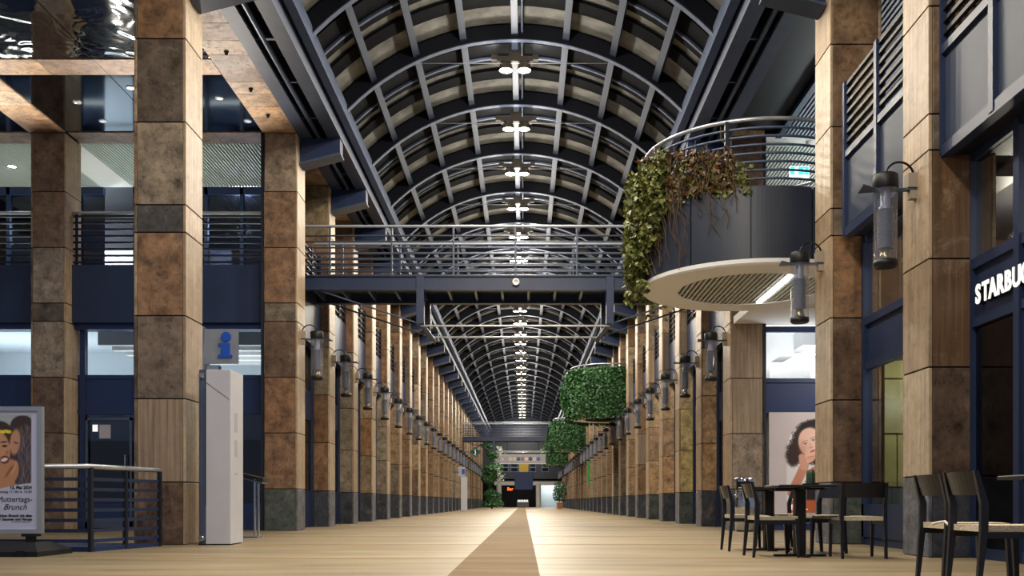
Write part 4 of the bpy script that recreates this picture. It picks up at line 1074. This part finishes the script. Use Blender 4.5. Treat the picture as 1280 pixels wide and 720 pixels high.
# ropes
o = MB().tube([(3.22, 7.27, .47), (3.2, 7.30, .50), (3.2, 7.42, .49), (3.2, 7.52, .475)], .010, 6).build('tie_rope', M['cord']); tag(o, 'pale rope tying the two woven-seat chairs together', 'rope', None, 'thing')
o = MB().tube([(2.72, 11.2, .52), (3.0, 11.25, .47), (3.35, 11.2, .455), (3.8, 11.1, .50)], .008, 6).build('security_cable', M['black_gloss']); tag(o, 'thin black cable strung over the chairs at the nearer table', 'cable', None, 'thing')
# litter bin
t = thing('litter_bin', (4.88, 21.2, 0), 'cylindrical brushed steel litter bin in front of the pale column', 'bin')
MB().lathe([(.20, .03), (.215, .03), (.215, .92), (.20, .93)], 0, 0, 28).build('body', M['chrome'], t)
m = MB(); m.lathe([(.22, 1.10), (.22, 1.16), (.19, 1.20), (.0, 1.21)], 0, 0, 28, cap=False); m.build('lid', M['chrome'], t)
MB().lathe([(.19, .92), (.19, 1.11)], 0, 0, 24).build('opening', M['black'], t)
MB().lathe([(.222, .90), (.222, .95)], 0, 0, 28).build('rim', M['chrome'], t)
MB().lathe([(.18, 0), (.18, .04)], 0, 0, 24).build('base', M['black'], t)

# ------------------------------------------------------------------ plants
def leaves(name, pts, nrm, size, m, parent, jit=.9, seed=0):
    r = np.random.RandomState(seed); n = len(pts)
    nrm = nrm + r.randn(n, 3) * jit; nrm /= np.linalg.norm(nrm, axis=1)[:, None]
    a = np.cross(nrm, r.randn(n, 3)); a /= np.linalg.norm(a, axis=1)[:, None]; b = np.cross(nrm, a)
    s_ = size * (0.6 + .8 * r.rand(n))[:, None]
    p = pts
    v = np.stack([p - a * s_ * .55, p - a * s_ * .1 + b * s_ * .42 + nrm * s_ * .10, p + a * s_ * .65, p - a * s_ * .1 - b * s_ * .42 + nrm * s_ * .10], 1).reshape(-1, 3) * S
    i = np.arange(n)[:, None] * 4
    f = np.concatenate([i + [0, 1, 2], i + [0, 2, 3]], 0)
    me = bpy.data.meshes.new(name); me.from_pydata(v.tolist(), [], f.tolist()); me.materials.append(m)
    return tag(inst(me, name, parent), kind='stuff')
# ivy trailing from the near balcony
t = thing('trailing_ivy', (0, 0, 0), 'half-dry ivy trailing over the railing of the near round balcony', 'plant')
r = np.random.RandomState(11)
def ivy_pts(n, a0, a1, z0f, z1f, rad=2.06, thick=.28):
    ang = a0 + (a1 - a0) * r.rand(n); u = r.rand(n); z0, z1 = z0f(ang), z1f(ang)
    z = z0 + (z1 - z0) * u; rr = rad + thick * r.rand(n) ** 1.4
    d = np.stack([np.cos(ang), np.sin(ang), np.zeros(n)], 1)
    p = np.stack([4.32 + rr * np.cos(ang), DY + rr * np.sin(ang), z], 1)
    return p, d
lo_ = lambda a: 5.0 + np.abs(a - 3.2) * 2.2 - .5 * np.sin(a * 23) ** 2
p, d = ivy_pts(2600, 2.75, 3.75, lambda a: 5.05 + np.maximum(a - 3.3, 0) * 2.2 - .45 * np.sin(a * 17) ** 2, lambda a: 6.95 - .25 * np.sin(a * 11) ** 2)
leaves('foliage', p, d, .10, IVY, t, seed=1)
p, d = ivy_pts(900, 2.75, 3.45, lambda a: 4.55 + 0 * a, lambda a: 6.8 + 0 * a, 2.1, .30); leaves('foliage_outer', p, d, .11, IVY, t, seed=5)
p, d = ivy_pts(1100, 3.2, 4.35, lambda a: 6.0 + 0 * a, lambda a: 7.15 - (a - 3.2) * .45, 2.0, .16); leaves('dry_foliage', p, d, .085, IVYB, t, seed=2)
p, d = ivy_pts(500, 3.4, 4.5, lambda a: 5.9 + 0 * a, lambda a: 6.95 - (a - 3.4) * .5, 2.0, .12); leaves('foliage_top', p, d, .09, IVY, t, seed=3)
p, d = ivy_pts(160, 2.2, 2.75, lambda a: 4.42 + 0 * a, lambda a: 6.4 + 0 * a, 2.08, .2); leaves('foliage_back', p, d, .10, IVY, t, seed=4)
st = MB(); rnd = random.Random(5)
for i in range(70):
    a = 3.0 + 1.35 * rnd.random(); z = 6.2 + .9 * rnd.random(); zb = 6.0 - rnd.random() * (1.3 if a < 3.9 else .8); ps = []
    for j in range(7):
        u = j / 6; aa = a + .05 * rnd.uniform(-1, 1) + .06 * u; rr = 2.09 + .03 * rnd.random() + .05 * (1 - abs(2 * u - 1)); ps.append((4.32 + rr * math.cos(aa), DY + rr * math.sin(aa), z + (zb - z) * u))
    st.tube(ps, .007, 4)
tag(st.build('stems', M['bark'], t), kind='stuff')
# planted round balconies farther on
for j, k in enumerate((13, 21, 29)):
    yc = YR(k) - .0
    drum(yc, False, f'round balcony wrapped in hedge-like ivy, {["nearest", "middle", "farthest"][j]} of the three planted ones')
    t = thing('balcony_hedge', (0, 0, 0), f'dense green ivy covering the {["nearest", "middle", "farthest"][j]} of the three planted round balconies', 'plant')
    n = (9000, 6000, 4000)[j]; r = np.random.RandomState(30 + j)
    ang = 1.2 + 3.75 * r.rand(n); z = 4.78 + 2.2 * r.rand(n); drop = r.rand(n) < .06; z = np.where(drop, 4.5 + .3 * r.rand(n), z)
    rr = 2.1 + .30 * np.sin((z - 4.6) / 2.4 * np.pi) ** .5 * (.6 + .4 * np.sin(ang * 9 + z * 3)) + .12 * r.rand(n)
    d = np.stack([np.cos(ang), np.sin(ang), .3 + 0 * ang], 1)
    p = np.stack([4.32 + rr * np.cos(ang), yc + rr * np.sin(ang), z], 1)
    leaves('foliage', p, d, .17, HEDGE, t, .7, seed=j)
    nn = n // 5; rr2 = 2.1 * np.sqrt(r.rand(nn)); a2 = 6.283 * r.rand(nn)
    p = np.stack([4.32 + rr2 * np.cos(a2), yc + rr2 * np.sin(a2), 6.85 + .2 * r.rand(nn)], 1); leaves('foliage_crown', p, np.tile([0, 0, 1.0], (nn, 1)), .17, HEDGE, t, .8, seed=9 + j)
# climbing plant at the far end
t = thing('climbing_plant', (-3.3, 96, 0), 'tall dark climbing plant at the far end below the distant footbridge', 'plant')
r = np.random.RandomState(50); n = 5000
z = .2 + 6.2 * r.rand(n); wd = .55 + .35 * np.sin(z * 2.1) + .2 * np.sin(z * 5); a = 6.283 * r.rand(n); rad = np.sqrt(r.rand(n)) * wd
p = np.stack([rad * np.cos(a) * 1.2 + .25 * np.sin(z * 1.7), rad * np.sin(a), z], 1); leaves('foliage', p, np.stack([np.cos(a), np.sin(a) - .5, .4 + 0 * a], 1), .2, HEDGE, t, .7, seed=20)
n = 260; z = 2.6 + 3.6 * r.rand(n); p = np.stack([.75 + .25 * np.sin(z * 2.5) + .15 * r.randn(n), -.5 + .2 * r.randn(n), z], 1); leaves('pale_foliage', p, np.tile([0, -1.0, .3], (n, 1)), .16, M['pale_leaf'], t, .5, seed=21)
MB().tube([(.1, 0, 0), (-.1, .05, 2), (.15, 0, 4), (0, 0, 6.2)], [.09, .07, .05, .02], 8).build('stem', M['bark'], t)
# potted plant far end
t = thing('potted_plant', (3.6, 97, 0), 'bushy plant in a square terracotta pot at the far end of the hall', 'plant')
m = MB(); m.loft([[(-.24, -.24, 0), (.24, -.24, 0), (.24, .24, 0), (-.24, .24, 0)], [(-.30, -.30, .62), (.30, -.30, .62), (.30, .30, .62), (-.30, .30, .62)]]); m.build('pot', M['terracotta'], t)
MB().box(-.32, .32, -.32, .32, .58, .64).build('pot_rim', M['terracotta'], t); MB().tube([(0, 0, .6), (.05, 0, 1.6), (0, 0, 2.3)], .04, 6).build('stem', M['bark'], t)
r = np.random.RandomState(60); n = 700; z = .8 + 1.9 * r.rand(n); a = 6.283 * r.rand(n); rad = np.sqrt(r.rand(n)) * (.75 - .2 * np.abs(z - 1.6))
leaves('foliage', np.stack([rad * np.cos(a), rad * np.sin(a), z], 1), np.stack([np.cos(a), np.sin(a), .5 + 0 * a], 1), .17, HEDGE, t, .7, seed=61)

# ------------------------------------------------------------------ far end of the hall
we = struct('wall_back'); EY = 121.0; U = EY / 1200
ex = lambda px: (px - 655) * U
ez = lambda py: .645 + (628 - py) * U
def eb(name, x0, x1, y0, y1, m, d0=0, d1=.2): MB().box(ex(x0), ex(x1), EY + d0, EY + d1, ez(y1), ez(y0)).build(name, M[m], we)
eb('upper_wall', 590, 730, 470, 602, 'navy_dark', .0, .4)
eb('fascia', 618, 643, 602, 606.5, 'grey_bar', -.3, .1); eb('fascia', 666, 700, 602, 606.5, 'grey_bar', -.3, .1)
eb('banner_panel', 643.5, 666, 590, 612, 'banner', -.4, -.3); eb('banner_panel', 649, 660.5, 580, 590, 'yellow', -.4, -.3)
for x0, x1 in ((627, 636), (638, 648), (662, 670), (677, 686)):
    eb('window_frame', x0, x1, 579, 590, 'steel', -.06, .02); eb('window_pane', x0 + .8, x1 - .8, 580, 583.5, 'dark_glass', -.1, -.05); eb('window_pane', x0 + .8, x1 - .8, 585, 589, 'dark_glass', -.1, -.05)
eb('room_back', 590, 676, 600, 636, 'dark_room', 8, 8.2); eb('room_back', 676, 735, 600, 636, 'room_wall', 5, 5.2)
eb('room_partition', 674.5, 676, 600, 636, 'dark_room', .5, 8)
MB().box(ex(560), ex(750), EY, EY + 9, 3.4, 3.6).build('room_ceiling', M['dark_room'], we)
MB().box(ex(560), ex(750), EY, EY + 9, -.02, 0.0).build('room_floor', M['counter'], we)
for px in (623.7, 673): MB().lathe([(.32, 0), (.32, 3.0)], ex(px), EY - .3, 20).build('round_pillar', M['grey_bar'], we)
point('end_lamp', (ex(688), EY + 3, 3.0), 120, (.9, 1, .98), .2); point('end_lamp', (ex(650), EY + 4, 3.0), 40, (1, .9, .75), .2)
t = thing('bar_sign', (ex(634), EY - .2, ez(613)), 'small glowing orange Bar sign above the entrance at the end wall', 'sign')
text('Bar', .55, (0, 0, 0), (R(90), 0, 0), M['orange'], t, ext=.03, bold=.01)
t = thing('service_counter', (ex(654), EY + 2, 0), 'grey service counter in the bar at the end of the hall', 'counter')
MB().box(-.8, .7, 0, .7, 0, .62).build('front', M['counter'], t); MB().box(-.86, .76, -.05, .75, .62, .70).build('worktop', M['grey_bar'], t)
for i in range(7):
    m = MB().lathe([(.07, 0), (.09, .10), (.07, .25), (.02, .3)], 0, 0, 10)
    o = m.build('pendant_shade' if False else 'table_lamp', M['sign_white'], None, (ex(654) - .65 + i * .2, EY + 2.3, .70)); tag(o, 'small pale lamp in the row on the counter at the end bar', 'lamp', 'lamps on the bar counter', 'thing')
# hanging direction sign
t = thing('direction_sign', (0, 82.0, 0), 'pale grey hanging direction sign with a row of round badges and an arrow', 'sign')
q = lambda px: (px - 655) * 82 / 1200; qz = lambda py: .645 + (628 - py) * 82 / 1200
MB().box(q(624.5), q(682), 0, .12, qz(579.5), qz(568.5)).build('sign_panel', M['sign_grey'], t)
m = MB(); m.box(q(624.2), q(682.3), -.02, .14, qz(569), qz(568.2)); m.box(q(624.2), q(682.3), -.02, .14, qz(580), qz(579.2)); m.build('sign_frame', M['white'], t)
m = MB(); m.prism([(q(626.5), qz(574)), (q(629.2), qz(572.3)), (q(629.2), qz(575.7))], 'y', -.02, 0); m.build('arrow', M['white'], t)
for i, (px, col) in enumerate(((638, 'white'), (643, 'white'), (648, 'navy'), (653, 'counter'), (658, 'white'), (663, 'navy'), (668, 'white'), (673, 'sign_blue'))):
    m = MB().lathe([(.155, 0), (.155, .03)], 0, 0, 16); m.v = [(q(px) + x, -z, qz(573.6) + y) for x, y, z in m.v]; m.build('badge', M[col], t)
    m = MB().box(q(px) - .08, q(px) + .08, -.04, -.03, qz(573.9), qz(573.1)); m.build('badge_mark', M['orange' if px == 658 else 'sign_grey' if col != 'white' else 'counter'], t)
for px in (634, 673): MB().tube([(q(px), .06, qz(568.5)), (q(px), .06, 5.82)], .025, 6).build('hanger', M['steel'], t)
# pharmacy cross, far info pillar, green panel
t = thing('pharmacy_cross', (-4.05, 79.8, 0), 'dark green pharmacy cross sign projecting from the far row of columns', 'sign')
m = MB().box(-.40, .40, 0, .12, 4.68, 5.0); m.box(-.16, .16, 0, .12, 4.44, 5.24); m.build('cross', M['green_cross'], t)
m = MB().tube([(.03, -.02, 4.56), (-.05, -.02, 4.68), (.06, -.02, 4.80), (-.05, -.02, 4.92), (.03, -.02, 5.05)], .025, 6); m.build('snake_mark', M['sign_white'], t)
MB().box(-1.1, -.38, .03, .08, 4.8, 4.88).build('bracket', M['steel'], t)
t = thing('info_pillar', (-4.6, 70, 0), 'distant white info pillar far down the hall below the pharmacy cross', 'pillar')
MB().box(0, .44, 0, .5, .02, 2.52).build('body', M['totem_white'], t); MB().box(.03, .41, .03, .47, 0, .03).build('base', M['black'], t)
t = thing('info_sign', (-4.75, 70.2, 0), 'distant pale sign plate with blue mark above the far info pillar', 'sign')
MB().box(-.05, .45, 0, .04, 2.55, 3.25).build('sign_plate', M['sign_grey'], t); MB().box(.2, .42, -.02, 0, 2.7, 3.1).build('sign_mark', M['sign_blue'], t); MB().box(-.5, 0, .0, .05, 2.8, 2.9).build('bracket', M['steel'], t)
o = MB().box(4.60, 4.70, 68.9, 69.4, 1.9, 3.6).build('green_panel', M['green_strip']); tag(o, 'narrow green panel on a far column of the cafe side', 'sign', None, 'thing')  # plain green box set against the column's aisle side
